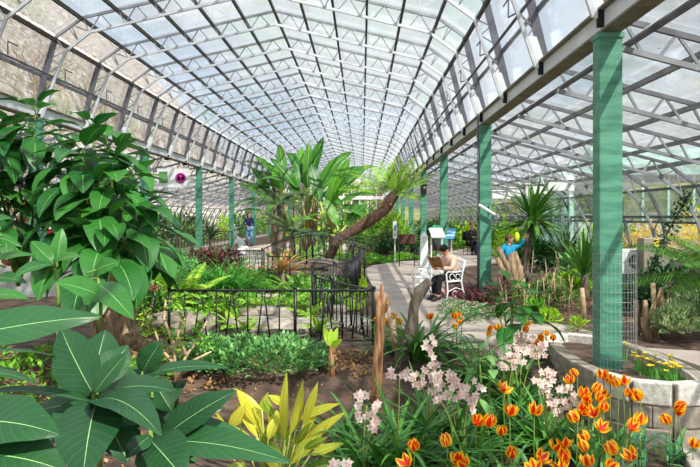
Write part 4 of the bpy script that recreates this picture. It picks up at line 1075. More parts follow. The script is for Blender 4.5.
# broad-leaved young shrubs on the right of the bed
Yb=6.9
st=[(P(513,283,Yb),.02,13),(P(500,292,Yb),.014,8),(P(528,295,Yb),.014,8)]
broadleaf('young_shrub','glossy broad-leaved young shrub before the second green post','shrub',base_at(514,6.95),st,'big','stem_green',.34,.14,9,spread=.8)
st=[(P(478,343,5.9),.012,10),(P(470,362,5.7),.012,8),(P(492,352,5.9),.012,6)]
broadleaf('young_shrub','low pale green broad-leaved plant among the orchid flowers','shrub',base_at(478,5.9),st,'ground_mid','stem_green',.26,.10,8,spread=.7)

# tulips
def tulip_proto(openness, tone, seed):
    random.seed(seed)
    t=thing('tulip','','tulip'); 
    H=.42; lean=Vector((rnd(-.06,.06),rnd(-.06,.03),0))
    b=MB(); b.tube([(0,0,-.02),(lean.x*.4,lean.y*.4,H*.5),(lean.x,lean.y,H)],[.0055,.005,.004],6); b.build('stem', M['stem_green'], t)
    for k in range(3):
        b=MB(); b.t=rnd(.3,1); az=k*2.1+rnd(-.4,.4); d=sphdir(rnd(.9,1.3),az); b.leaf((0,0,.0),d,rnd(.24,.34),.05,(-d.x,-d.y,.5),rnd(.5,1.1)*-1 if False else rnd(.3,.9),.4,6,'lance',.1); b.build('leaf', M['tulipleaf'], t)
    b=MB(); top=Vector((lean.x,lean.y,H)); tilt=Matrix.Rotation(rnd(-.75,.75),3,'X')@Matrix.Rotation(rnd(-.75,.75),3,'Y')
    for k in range(6):
        a=k*PI/3+rnd(-.1,.1); b.t=rnd(0,1)*.7+tone*.3; e=1.45-openness*.75-(.12 if k%2 else 0)
        d=tilt@sphdir(e-.35,a); n=tilt@unit(Vector((-math.cos(a),-math.sin(a),.25)))
        b.leaf(top,d,.082,.052,n,-.9+openness*.7,-.35,6,'ovate',.03)
    b.build('bloom', M['tulip'], t)
    return t
M['tulipleaf']=leafmat('tulip_leaf','3f7a3c','74a860',None,0,.45,.25)
protos=[tulip_proto(.15,.3,11),tulip_proto(.45,.6,12),tulip_proto(.75,.8,13),tulip_proto(.3,.1,14),tulip_proto(.6,.4,15),tulip_proto(.4,.8,16),tulip_proto(.25,.5,17),tulip_proto(.7,.1,18)]
used=set()
CL={
 'in the dense clump before the planter':[(578,372),(604,375),(610,379),(617,382),(626,380),(570,379),(583,394),(595,388),(600,392),(589,400),(600,397),(583,409),(588,408),(606,406),(576,417),(605,425),(618,423),(586,435),(569,441),(556,445),(588,446),(614,449),(637,450),(589,461),(560,457),(611,465),(557,463)],
 'close against the planter wall, apart from the dense clump':[(630,392),(639,395),(642,420)],
 'in the small right-edge clump':[(675,405),(684,411),(669,419),(693,443)],
 'in the loose row at bottom centre':[(506,386),(510,411),(534,410),(475,420),(494.6,422),(503,429),(446,441),(413,448),(406,461),(459,458),(466,462),(476,460),(513,455),(527,455),(531,461)],
 'in the small group behind centre orchids':[(451,316),(456,313),(460,320),(457,325),(431,316)],
 'half hidden behind the broad-leaved plant':[(488,327),(491,333),(497,326),(515,327),(523,322),(524,328)],
 'in the row on the path edge':[(545,332),(537,336),(541,338),(533,342),(554,338),(523,349)],
 'beside the stripped stump':[(393,316),(397,321),(387,320),(374,318)],
}
for ci,(desc,lst) in enumerate(CL.items()):
    lst=sorted(lst)
    for i,(px,py) in enumerate(lst):
        if ci in (1,2): Y=5.75-(py-392)/60*.3
        elif ci==0 or ci==3: Y=4.7+(465-py)/95*1.2
        elif ci==4: Y=8.0
        elif ci==5: Y=7.4
        elif ci==6: Y=8.2-(py-332)*.03
        else: Y=8.2
        Y+=rnd(-.08,.08); q=P(px,py,Y)
        # solve scale so that the bloom centre sits at q
        p=random.choice(protos); o=p if p.name not in used else copy_tree(p); used.add(p.name)
        g=ground_z(q.x,Y); h=max(.12,q.z-g-.035); sc=h/.42
        o.location=(q.x,Y,g); o.rotation_euler=(0,0,rnd(0,6.28)); 
        b_=[c for c in KIDS[o.name] if c.name.startswith('bloom')][0]
        o.scale=(1,1,sc); k=rnd(.95,1.25) if ci<4 else rnd(.85,1.0); b_.scale=(k,k,k/sc); b_.location=(0,0,0)
        lean=b_.data.vertices[0].co
        b_.location=(lean.x*(1-k),lean.y*(1-k),.42*(1-k/sc))
        tag(o,'orange-red tulip %s, %s from left'%(desc,ORD[i+1]),'tulip','tulips '+desc)
# green wire supports
for i,(px,Y) in enumerate([(660,5.75),(672,5.6),(640,5.7),(616,5.1),(590,4.9),(556,4.9),(638,5.2)]):
    b=MB()
    for a in (0,2.1,4.2): b.tube([(.05*math.cos(a),.05*math.sin(a),-.03),(.05*math.cos(a),.05*math.sin(a),.22)],.003,5)
    for z in (.12,.2): b.tube([(.06*math.cos(k*.524),.06*math.sin(k*.524),z) for k in range(13)],.003,4,False)
    M.setdefault('green_wire', mat('green_wire','226a58','348a74',.4,5))
    tag(b.build('plant_support', M['green_wire'], loc=base_at(px,Y)), 'thin green wire plant support in the tulip bed, %s from the right'%ORD[1+sorted([660,672,640,616,590,556,638.5],reverse=True).index(px if px!=638 else 638.5)],'plant support','tulip supports')

# yellow flowers in the planter
for i,(x,y) in enumerate([(2.62,7.05),(2.68,6.85),(2.72,6.65),(2.6,6.6),(2.75,6.5),(2.82,6.8),(2.62,6.85),(2.62,7.5),(2.8,6.55),(2.68,6.42)]):
    t=thing('daffodil','small bunch of yellow flowers growing in the planter, %s nearest the camera'%ORD[1+sorted([6.42,6.5,6.55,6.6,6.65,6.8,6.85,6.851,7.05,7.5]).index({6:6.851}.get(i,y))],'flowers',(x,y,.03),0,'yellow flowers in the planter')
    b=MB(); f=MB(); s=MB()
    for k in range(14): b.t=rnd(.3,1); b.leaf((rnd(-.05,.05),rnd(-.05,.05),0),sphdir(rnd(1.0,1.5),rnd(0,6.28)),rnd(.08,.17),.008,(0,-1,0),.4,.2,4,'strap')
    b.build('foliage', M['grass'], t)
    for k in range(4):
        c=Vector((rnd(-.07,.07),rnd(-.05,.05),rnd(.13,.2))); s.tube([(0,0,0),c],[.002,.002],4,False); az=rnd(0,6)
        for j in range(6): f.t=rnd(0,1); f.leaf4(c,sphdir(.3,az+j*1.05)+Vector((0,-.4,0)),.034,.024)
        f.ball(c+Vector((0,-.008,.004)),.008,6,5)
    s.build('stem', M['stem_green'], t); f.build('petals', M['yellow_petal'], t)

# ---------------------------------------------------------------- right-hand beds
bush('lime_bush','rounded bright yellow-green bush at the end of the right-hand bed','bush',base_at(574,14.2),.33,.3,.42,1700,.085,'lime')
bush('lime_bush','small yellow-green weed on the soil left of the nearest green post','bush',base_at(549,10.2),.18,.16,.2,150,.08,'lime',nst=4)
bush('lime_bush','tiny yellow-green plant close left of the nearest green post','bush',base_at(577,9.6),.11,.11,.18,50,.09,'lime',nst=3)
for i,(px,Y,n,h) in enumerate([(530,13,6,.75),(545,12.6,7,.8),(556,12,6,.7),(540,11.3,5,.7),(566,12.8,4,.6),(520,12.4,5,.6),(552,13.4,6,.9),(535,10.6,4,.6),(562,11.2,4,.6),(524,14,5,.9),(512,11.6,5,.6)]):
    sticks('cut_canes','bare cut pale canes in the right-hand bed, %s clump from the left'%ORD[1+sorted([530,545,556,540,566,520,552,535,562,524,512]).index(px)],'plant',base_at(px,Y),max(2,n//2),h,.2,'twig',.010,'cut canes in the right-hand bed',2)
Y=10.4
stump('dead_stump','pale grey broken stub close left of the nearest green post',[base_at(584,Y),P(583,300,Y),P(582,288,Y)],[.04,.035,.03],'twig')
for px,Y,top,lb in ((639,9.4,300,'bare grey stub just right of the wire guard'),(648,9.0,300,'slanting cut stub with a split top in the right soil bed'),(656,9.2,283,'cut trunk with two prongs in the right soil bed'),(664,9.3,288,'thin cut stub right of the two-pronged trunk')):
    bs=base_at(px,Y); bs.z-=.02
    stump('cut_stub',lb,[bs,P(px-2,(top+335)/2,Y),P(px-3,top,Y)],[.045,.035,.028],'bark_light',[(P(px-1,top+25,Y),P(px+5,top+4,Y),.03)] if 'prong' in lb or 'split' in lb else ())
for px,Y,r,lb in ((676,8.9,.26,'variegated cream and green bush, nearer one at the right edge'),(694,9.4,.34,'variegated cream and green bush, farther one at the right edge')):
    bush('variegated_bush',lb,'bush',base_at(px,Y)+Vector((0,0,.12)),r,r,r*1.05,420,.13,'variegated',None,'twig',6,lw=.5)
fern('arching_palm','feathery palm arching in from the right edge','palm',base_at(724,9.0),26,1.2,.5,'palm','stem_green',1.3,(.4,1.4),None,34,.022,.55,trunk=([(0,0,-.05),(0,0,.7)],[.12,.1],'bark_dark'))
bush('dark_bush','low dark glossy bush behind the cut stubs','bush',base_at(640,11.5),.55,.4,.45,700,.15,'dark_leaf',None,'twig',6,lw=.4)
bush('dark_bush','dark bush behind the beige cabinet and the arching palm','bush',base_at(668,12.6),.7,.4,.7,900,.14,'dark_leaf',None,'twig',6,lw=.4)
b=MB(); b.tube([(3.9,12.2,.10),(5.0,11.2,.12),(6.5,10.4,.12)],.13,12); tag(b.build('drain_duct', M['black']), 'thick black duct lying along the soil behind the cut stubs','duct')
t=thing('vine','dark creeper climbing a leaning cord at the right edge','vine',base_at(640,11.0)); b=MB(); f=MB(); org=Vector(t.location)
pts=[P(638,290,11)-org,P(652,262,11)-org,P(668,232,11)-org,P(680,210,11)-org,P(690,192,11)-org]; pts[0].z=-.02; b.tube(pts,.012,6); b.build('stem', M['bark_dark'], t)
for k in range(360):
    u=rnd(.2,3.95); q=pts[int(u)].lerp(pts[int(u)+1],u%1); f.t=rnd(0,1); f.leaf4(q+Vector((rnd(-.09,.09),rnd(-.09,.09),rnd(-.12,.12))),sphdir(rnd(-1,.8),rnd(0,6.28)),.08,.05)
f.build('foliage', M['dark_leaf'], t)

t=thing('utility_cabinet','beige metal cabinet with a yellow warning tag, against the right outer wall','cabinet',(GX(653,14.5),14.5,0))
b=MB(); b.box((0,0,.70),(.50,.35,.78)); o=b.build('cabinet_body', M['box_beige'], t, smooth=False); bv=o.modifiers.new('bevel','BEVEL'); bv.width=.012
b=MB(); b.box((0,0,.16),(.4,.28,.32)); b.build('plinth', M['black'], t, smooth=False)
b=MB(); b.box((.0,-.18,1.0),(.085,.01,.15)); M['tagyellow']=mat('tag_yellow','e8d020','f0dc30'); g=b.build('warning_tag', M['tagyellow'], t, smooth=False)
b=MB(); b.prism([(-.018,0),(.018,0),(0,.03)],0,.004); b.v=[(x,-.188-z,.98+y) for x,y,z in b.v]; b.build('tag_mark', M['black'], g, smooth=False)
b=MB(); b.box((0,0,.70),(.006,.36,.76)); b.v=[(x+.0,y-.002,z) for x,y,z in b.v]; b.build('door_seam', M['steel_dark'], t, smooth=False)
t=thing('fan_unit','white ventilation unit with a dark fan opening beside the beige cabinet','fan',(GX(629,14.9),14.9,0))
b=MB(); b.box((0,0,.62),(.52,.4,.46)); o=b.build('housing', M['white'], t, smooth=False); b=MB(); b.box((0,0,.23),(.44,.34,.46)); b.build('stand', M['steel_dark'], t, smooth=False)
b=MB(); b.lathe([(.15,0),(.15,.03),(.12,.03),(.12,.0)],n=20); b.v=[(x+.07,-.2-z,.62+y) for x,y,z in b.v]; b.build('fan_ring', M['black'], t)
b=MB()
for k in range(5): b.leaf4((.07,-.235,.62),(math.cos(k*1.257),0,math.sin(k*1.257)),.12,.07,(0,-1,.5))
b.build('fan_blades', M['steel_dark'], t)

# burgundy and pinkish beds
for i,(px,Y,r) in enumerate([(458,13.6,.32),(470,13.0,.32),(482,12.6,.3),(466,14.6,.32),(498,13.6,.3),(510,13.6,.25)]):
    t=strapclump('burgundy_plant','dark red strappy bromeliad-like plant behind the bench, %s from the left'%ORD[1+sorted([458,470,482,466,498,510]).index(px)],'plant',base_at(px,Y),70,.42,.05,'burgundy',(.2,1.2),.9,'burgundy plants behind the bench',5,.22)
for i,(px,Y) in enumerate([(452,11.6),(462,11.2),(473,11.0),(486,10.8),(498,10.7),(470,10.4),(508,10.9),(455,10.6)]):
    bush('pink_flower_clump','low clump of tiny pale pink flowers on the path border, %s from the left'%ORD[1+sorted([452,462,473,486,498,470,508,455]).index(px)],'flowers',base_at(px,Y),.22,.18,.20,220,.05,'ground_mid','pink border clumps','stem_green',4,flowers=('pink',40,.022))
for i,(px,Y) in enumerate([(250,15.6),(262,15.4),(242,16.0),(272,15.5),(233,16.4)]):
    bush('pink_flower_clump','bright pink-red flowers before the rear pond fence, %s from the left'%ORD[1+sorted([250,262,242,272,233]).index(px)],'flowers',base_at(px,Y),.2,.15,.42,160,.08,'ground','red-pink flowers by the rear fence','stem_green',5,flowers=('red_petal',16,.06))
# bromeliad by the bridge
t=strapclump('bromeliad','large rosette with red-tipped green leaves beside the footbridge','plant',base_at(283,15.2)+Vector((0,0,.35)),34,.75,.07,'bromeliad',(.3,1.3),.7,None,7,.05)
b=MB(); b.tube([(0,0,-.05),(0,0,.4)],[.1,.08],8,True,.1); tag(b.build('rosette_stem', M['bark_grey'], loc=base_at(283,15.2)), 'short stem under the red-tipped rosette','plant')
# red foliage bed near left path
for i,(px,Y) in enumerate([(206,20),(214,19.6),(222,19.8),(230,20.4),(198,20.6)]):
    bush('red_foliage_plant','red and green patterned foliage plant beyond the pond, %s from the left'%ORD[1+sorted([206,214,222,230,198]).index(px)],'plant',base_at(px,Y)+Vector((0,0,.15)),.3,.25,.42,260,.13,'burgundy','red foliage plants',flowers=('orchid_petal',20,.04))
# yuccas
def yucca(label,px,Y,h,n,L_,m='palm',tr=None,W=.06,el=(-.3,1.45)):
    bs=base_at(px,Y); t=thing('spiky_plant',label,'plant',bs); top=Vector((0,0,h))
    b=MB(); pts=tr or [(0,0,-.05),(.03,0,h*.5),(0,0,h)]; top=Vector(pts[-1]); b.tube(pts,[.09,.075,.06][:len(pts)] if len(pts)==3 else .07,9,True,.1); b.build('trunk', M['bark_grey'], t)
    b=MB()
    for i in range(n):
        az=rnd(0,6.28); d=sphdir(rnd(*el),az); b.t=rnd(0,1); b.leaf(top+Vector((0,0,rnd(-.12,.1))),d,L_*rnd(.75,1.1),W,(-d.x*.5,-d.y*.5,1),rnd(.0,.4),.3,4,'lance')
    b.build('foliage', M[m], t); return t
yucca('spiky yucca with long stiff leaves on a forked trunk, behind the child in blue',532,14.6,1.45,95,.95,'palm',[(0,0,-.05),(-.15,0,.5),(.0,0,1.45)],.085,(-.5,1.3))
yucca('spiky green plant left of the nearest green post',584,13.4,.45,46,.85,'palm',None,.06,(.3,1.45))
yucca('spiky green plant deep behind the second post',566,20,.4,40,1.0,'palm_dark',None,.07,(.3,1.45))

# backdrop planting in the aisles and beyond the path
k=0
for (x0,x1,y0_,y1_,n,hh,desc) in ((8.8,10.2,38,78,16,(2.6,4.2),'hedge outside the right glass'),(8.6,9.6,24.5,31,5,(.9,1.5),'outside strip by the pale outbuilding'),(4.9,5.6,15,70,22,(.6,1.5),'right aisle'),(-9.7,-8.9,15,74,26,(1.1,2.1),'left aisle'),(-6.0,-4.6,44,74,14,(.6,1.6),'left side of the nave'),(-3.3,2.0,29,72,36,(.6,2.0),'middle of the nave'),(2.7,4.1,36,72,12,(.4,1.2),'right aisle border')):
    for i in range(n):
        y=y0_+(y1_-y0_)*(i+rnd(.1,.9))/n; x=rnd(x0,x1); h=rnd(*hh); nlv=int(500 if y<40 else 260)
        kind=random.choice(['ground_mid','dark_leaf','ground','tree_leaf','palm_dark','lime'])
        nm={'ground_mid':'mid green','dark_leaf':'dark green','ground':'bright green','tree_leaf':'olive green','palm_dark':'grey-green','lime':'yellow-green'}[kind]
        if desc=='right aisle' and y<24: h=min(h,.8)
        bush('background_bush','%s bush in the %s, %s going away'%(nm,desc,ORD[min(30,i+1)]) if i<30 else 'distant background bush in the %s'%desc,'bush',(x,y,0),rnd(.5,.9),rnd(.5,.8),h,nlv,.2,kind,'background bushes in the %s'%desc,'twig',3)
for i,(px,Y,h,m) in enumerate([(178,24,1.0,'palm'),(210,30,.6,'palm_dark'),(350,31,.5,'palm'),(455,36,.6,'palm'),(440,38,1.0,'palm_dark'),(150,20,.8,'palm_dark'),(90,22,.6,'palm'),(330,33,1.2,'palm'),(375,40,1.2,'tree_leaf')]):
    yucca('spiky background plant with a burst of narrow leaves, %s from the left of its kind'%ORD[1+sorted([178,210,350,455,440,150,90,330,375]).index(px)],px,Y,h,46,.95,m,None,.06,(.0,1.45))
for i,(px,Y) in enumerate([(300,22),(318,21.5),(335,22.5),(288,20.8),(345,24),(310,24)]):
    fern('undergrowth_fern','lush green fern at the foot of the banana plants, %s from the left'%ORD[1+sorted([300,318,335,288,345,310]).index(px)],'fern',base_at(px,Y),12,1.0,.34,'fern_dark','stem_green',1.2,(.5,1.3),'ferns under the bananas',16,.05)

# trees outside
def tree(label, x, y, z, h, r, m, n=900, bare=False, group=None):
    t=thing('bare_tree' if bare else 'garden_tree',label,'tree',(x,y,z),0,group)
    b=MB(); b.tube([(0,0,-.4),(.1,0,h*.5),(0,0,h*.95)],[.16,.11,.03],7,True,.05)
    for i in range(26 if bare else 8):
        z0=h*rnd(.25,.85); d=sphdir(rnd(.3,1.1),rnd(0,6.28)); l=h*rnd(.2,.4); p=Vector((.05,0,z0)); q=p+d*l; b.tube([p,p.lerp(q,.5)+Vector((rnd(-.1,.1),0,.1)),q],[.05,.035,.012],5,False)
        for j in range(4 if bare else 0): w=p.lerp(q,rnd(.3,1)); b.tube([w,w+sphdir(rnd(.2,1.3),rnd(0,6.28))*l*.5],[.018,.006],4,False)
    b.build('trunk', M['bark_light' if bare else 'bark_grey'], t)
    if not bare:
        f=MB()
        for i in range(n):
            u=sphdir(rnd(-.6,1.5),rnd(0,6.28)); kk=rnd(.3,1)**.5; f.t=rnd(0,1); f.leaf4((u.x*r*kk,u.y*r*kk,h*.7+u.z*h*.38*kk),sphdir(rnd(-1,1),rnd(0,6.28)),.38,.26,(rnd(-1,1),rnd(-1,1),1))
        f.build('foliage', M[m], t)
for i in range(16):
    y=9+i*4.2; x=-16-rnd(0,7); tree('bare brown tree on the slope outside the left glass, %s going away'%ORD[i+1],x,y,max(0,(-15-x)/3.2*2.9)-.4,rnd(5,8),0,None,0,True,'bare trees on the left slope')
for i in range(12):
    y=15+i*5; x=11+rnd(0,4)
    if 19<y<36: continue
    m=random.choice(['tree_leaf','forsythia','dark_leaf','tree_leaf'])
    tree('leafy tree outside the right glass, %s going away'%ORD[i+1],x,y,-.3,rnd(2.6,4.6),1.6,m,800,False,'trees outside the right glass')
for i in range(9):
    tree('tree beyond the far end wall, %s from the left'%ORD[i+1],-12+i*3.2,88+rnd(0,5),-.3,rnd(4,7),2.2,random.choice(['tree_leaf','dark_leaf','dry_leaf']),700,False,'trees beyond the far end')
bush('forsythia_bush','bright yellow flowering bush outside behind the beige cabinet','bush',(8.6,22.6,-.03),.8,.7,1.3,900,.13,'forsythia')
bush('forsythia_bush','second yellow flowering bush outside at the right edge','bush',(9.4,20.5,-.03),1.3,1.0,1.7,1300,.14,'forsythia')
# pale green outbuilding outside right
t=thing('outbuilding','pale mint green glass outbuilding outside the right wall','building',(14.5,32,0))
b=MB(); b.box((0,0,.6),(12,6,1.4)); b.build('base_wall', M['concrete'], t, smooth=False)
b=MB(); b.box((0,0,2.2),(12,6,1.9)); b.build('glazing', M['glass_clear'], t, smooth=False)
b=MB(); b.box((0,0,3.35),(12.5,6.5,.4)); b._add([(-4.7,-3.2,3.5),(4.7,-3.2,3.5),(4.7,0,4.5),(-4.7,0,4.5),(4.7,3.2,3.5),(-4.7,3.2,3.5)],[(0,1,2,3),(3,2,4,5),(0,3,5),(1,4,2)]); b.build('roof', M['mint'], t, smooth=False)
for i in range(10):
    b=MB(); b.box((-4.5+i,-3.02,2.2),(.09,.09,1.9)); b.build('mullion', M['mint'], t, smooth=False)
# corrugated white fence outside the right aisle
t=MB(); 
for i in range(60): t.box((7.9,33+i*.22,.8),(.05 if i%2 else .09,.22,1.7))
tag(t.build('sheet_fence', M['steel'], smooth=False), 'grey-white corrugated sheet fence seen through the right glass behind the child','fence')

for i,(px,Y,L_) in enumerate([(300,15.6,.6),(318,15.2,.55),(333,15.0,.5),(290,14.4,.6),(346,16.0,.45),(308,12.6,.55)]):
    fern('pond_fern','green fern in front of the footbridge, %s from the left'%ORD[1+sorted([300,318,333,290,346,308]).index(px)],'fern',base_at(px,Y),13,L_,L_*.36,'fern_dark','stem_green',1.2,(.5,1.35),'ferns before the footbridge',16,.035)
for i,(px,Y,r_,m_) in enumerate([(500,12.2,.3,'burgundy'),(528,11.6,.28,'tree_leaf'),(548,13.2,.3,'ground'),(540,12.2,.25,'dark_leaf'),(516,13.4,.3,'burgundy'),(564,12.0,.25,'tree_leaf'),(534,10.4,.2,'ground')]):
    bush('bed_plant','small mixed foliage plant among the cut canes, %s from the left'%ORD[1+sorted([500,528,548,540,516,564,534]).index(px)],'plant',base_at(px,Y),r_,r_*.8,r_*1.5,190,.12,m_,'foliage plants among the canes','twig',4,lw=.4)
# ---------------------------------------------------------------- benches, signs, statue
def garden_bench(label, loc, rz, w=1.1):
    t=thing('garden_bench',label,'bench',loc,rz)
    m=M['white']
    for sx in (-w/2,w/2):
        b=MB()
        b.tube([(sx,-.26,0),(sx,-.22,.2),(sx,-.24,.42),(sx,-.26,.60),(sx,-.2,.64),(sx,0,.62),(sx,.16,.64)],.018,7)
        b.tube([(sx,.30,0),(sx,.2,.22),(sx,.16,.42),(sx,.2,.64),(sx,.27,.86)],.02,7)
        b.tube([(sx,-.22,.2),(sx,0,.28),(sx,.2,.22)],.012,6); b.tube([(sx,-.24,.42),(sx,.16,.42)],.016,6)
        ux,uz=Vector((0,1,0)),Vector((0,0,1))
        for c,r in (((sx,-.1,.52),.07),((sx,.06,.52),.06),((sx,-.02,.15),.06)): b.tube(arcpts(Vector(c),r,0,5.5,12,ux,uz),.010,6)
        b.build('end_frame', m, t)
    for i in range(6):
        b=MB(); b.box((0,-.22+i*.075,.435),(w,.055,.022)); b.build('seat_slat', m, t, smooth=False)
    b=MB(); b.tube([(-w/2,.27,.86),(-w/4,.28,.90),(0,.28,.93),(w/4,.28,.90),(w/2,.27,.86)],.018,8); b.tube([(-w/2,.18,.52),(w/2,.18,.52)],.014,7); b.build('back_rail', m, t)
    b=MB(); ux,uz=Vector((1,0,0)),Vector((0,.2,1)).normalized()
    for i in range(int(w/.13)):
        x=-w/2+.07+i*.13
        for z in (.60,.71,.82): b.tube(arcpts(Vector((x,.195+(z-.52)*.22,z)),.052,0,2*PI,10,ux,uz),.009,5)
    b.build('lattice_back', m, t); return t
BY=13.4; bx=GX(438,BY)
garden_bench('white ornate cast iron bench with the person reading, beside the path',(bx,BY,.03),-.95).scale=(.85,.85,.80)
garden_bench('white ornate bench in the distance beyond the far fence',(GX(385,38),38,.03),1.2,1.3)
garden_bench('white ornate bench next to the seated man, behind the second green post',(GX(497,29.5),29.5,.03),.2,1.2)
# statue
t=thing('statue','small white reclining figure sculpture by the left path','statue',(GX(239,30),30,0))
b=MB(); b.box((0,0,.1),(.55,.35,.24)); b.build('plinth', M['white'], t, smooth=False)
b=MB(); b.tube([(.15,0,.22),(.12,0,.42),(.0,0,.55),(-.1,0,.72)],[.14,.15,.11,.05],10,True,.05); b.ball((-.16,0,.80),.075,12,8); b.tube([(-.02,0,.6),(-.12,-.08,.48),(-.2,-.06,.4)],[.05,.04,.03],8); b.tube([(.15,0,.3),(.3,-.03,.28),(.38,-.02,.2)],[.09,.07,.05],8); b.build('figure', M['white'], t)

def board(name,label,cat,c,w,h,m,legs=((0,),),tilt=0,rz=0,marks=(),legm='white',zl=0):
    t=thing(name,label,cat,(c.x,c.y,0),rz); rot=Matrix.Rotation(tilt,3,'X')
    b=MB(); b.box((0,0,0),(w,.03,h),rot); b.v=[(x,y,z+c.z) for x,y,z in b.v]; pn=b.build('panel', M[m], t, smooth=False)
    for lx in legs[0]:
        b=MB(); b.box((lx*w/2,.03,c.z/2-.03),(.028,.028,c.z+.02)); b.build('leg', M[legm], t, smooth=False)
    for (x,z,ww,hh,mm) in marks:
        b=MB(); b.box((x,-.019,z),(ww,.006,hh),None); b.v=[tuple(rot@Vector(q)) for q in b.v]; b.v=[(x_,y_,z_+c.z) for x_,y_,z_ in b.v]; b.build('printed_mark', M[mm], pn, smooth=False)
    return t
M['blue_print']=mat('blue_print','3f8fc0','5aa6d4'); M['pinkred']=mat('magenta_print','b02a88','c43a9a',.5,3); M['greenlid']=mat('green_lid','1fa060','30b870'); M['grey_print']=mat('grey_print','8a8f94','a0a4a8')
board('info_sign','white slanted information board on legs near the third green post','sign',P(437,233,18),.34,.36,'white',((-.8,.8),),-.9,.2,[(-.04,.1,.2,.03,'grey_print'),(0,.0,.26,.02,'grey_print'),(0,-.08,.26,.02,'grey_print')])
board('info_sign','small blue and white tilted board right of the third green post','sign',P(451,234,18.2),.22,.32,'blue_print',((0,),),-.7,-.5,[(0,.05,.2,.04,'white'),(0,-.06,.22,.03,'white')])
board('info_sign','narrow white sign hanging beside the far bench','sign',P(395,230,24),.13,.56,'white',((0,),),0,0,[(0,.08,.07,.18,'blue_print'),(0,-.15,.07,.05,'grey_print')])
board('notice_board','plain brown board facing away on two legs by the far fence','sign',P(407,239,22),.50,.28,'brownboard',((-.9,.9),),0,0,(),'black')
t=thing('white_obelisk','white painted square pillar standing behind the reader\'s bench','pillar',(GX(424,14.9),14.9,0))
b=MB(); b.box((0,0,.06),(.42,.32,.18)); b.build('base', M['white'], t, smooth=False)
b=MB(); b._add([(x*w,y*w,z) for z,w in ((.14,.085),(1.12,.07)) for x,y in ((-1,-1),(1,-1),(1,1),(-1,1))]+[(0,0,1.2)],[(0,1,5,4),(1,2,6,5),(2,3,7,6),(3,0,4,7),(4,5,8),(5,6,8),(6,7,8),(7,4,8)]); b.build('shaft', M['white'], t, smooth=False)
t=thing('waste_bin','bin with a bright green lid beyond the information board','bin',(GX(436,33),33,0)); b=MB(); b.lathe([(.16,0),(.2,.95)],n=14); b.build('bin_body', M['steel_dark'], t); b=MB(); b.lathe([(.21,.95),(.2,1.05),(.12,1.13),(.01,1.15)],n=14); b.build('lid', M['greenlid'], t)
# hanging banner with pink symbol in the left aisle
c=P(177,178,19.5); t=thing('hanging_banner','white banner with a magenta round symbol, hanging in the left aisle','banner',c)
b=MB(); b.box((-.1,0,0),(.85,.015,.5)); bn=b.build('cloth', M['white'], t, smooth=False)
b=MB(); b.lathe([(.14,0),(.14,.012),(.09,.012),(.09,0)],n=24); b.v=[(x+.1,-.012-z,y) for x,y,z in b.v]; b.build('ring_symbol', M['pinkred'], bn)
b=MB(); b.lathe([(.05,0),(.05,.012)],n=16); b.v=[(x+.1,-.012-z,y+.03) for x,y,z in b.v]; b.box((.1,-.016,-.05),(.05,.012,.08)); b.build('centre_symbol', M['pinkred'], bn)
b=MB(); b.box((-.36,-.012,.02),(.22,.01,.3)); b.build('landscape_print', M['ground_mid'], bn, smooth=False)
for x in (-.5,.3): b=MB(); b.tube([(x,0,.25),(x,0,1.15)],.006,5); b.build('cord', M['black'], t)
# red notice at the near left post
c=P(52,234,14.6); t=board('red_notice','small red and white notice by the left green post behind the shrub','sign',c,.22,.5,'white',((0,),),0,0,[(0,-.05,.16,.3,'redp')] if 'redp' in M else [],'white')
M['redp']=mat('red_print','b01828','c82838'); b=MB(); b.box((0,-.02,c.z-.05),(.17,.01,.30)); b.build('red_panel', M['redp'], t, smooth=False)
b=MB(); b.box((0,0,0),(.3,.3,1.6)); o=tag(b.build('post_casing', M['green_paint'], smooth=False, loc=(-6.35,14.4,.78)), 'wide green boxed base at the nearest left-hand post','post')
# clamp lamp on post 2
t=thing('spotlight','white tubular lamp clamped to the second green post','lamp',P(489,211,14.2)); b=MB(); b.tube([(-.2,-.02,.12),(.18,-.02,-.12)],.03,10); b.build('tube_body', M['white'], t); b=MB(); b.tube([(0,0,0),(.02,.06,-.06),(.0,.1,.1)],.012,6); b.build('clamp', M['black'], t)
t=thing('speaker_box','small dark box mounted high on the fourth green post','speaker',(XR,28.63,2.62)); b=MB(); b.box((0,0,0),(.22,.12,.42)); b.build('cabinet', M['black'], t, smooth=False); b=MB(); b.lathe([(.07,0),(.07,.01)],n=14); b.v=[(x,-.065-z,y) for x,y,z in b.v]; b.build('cone', M['steel_dark'], t)

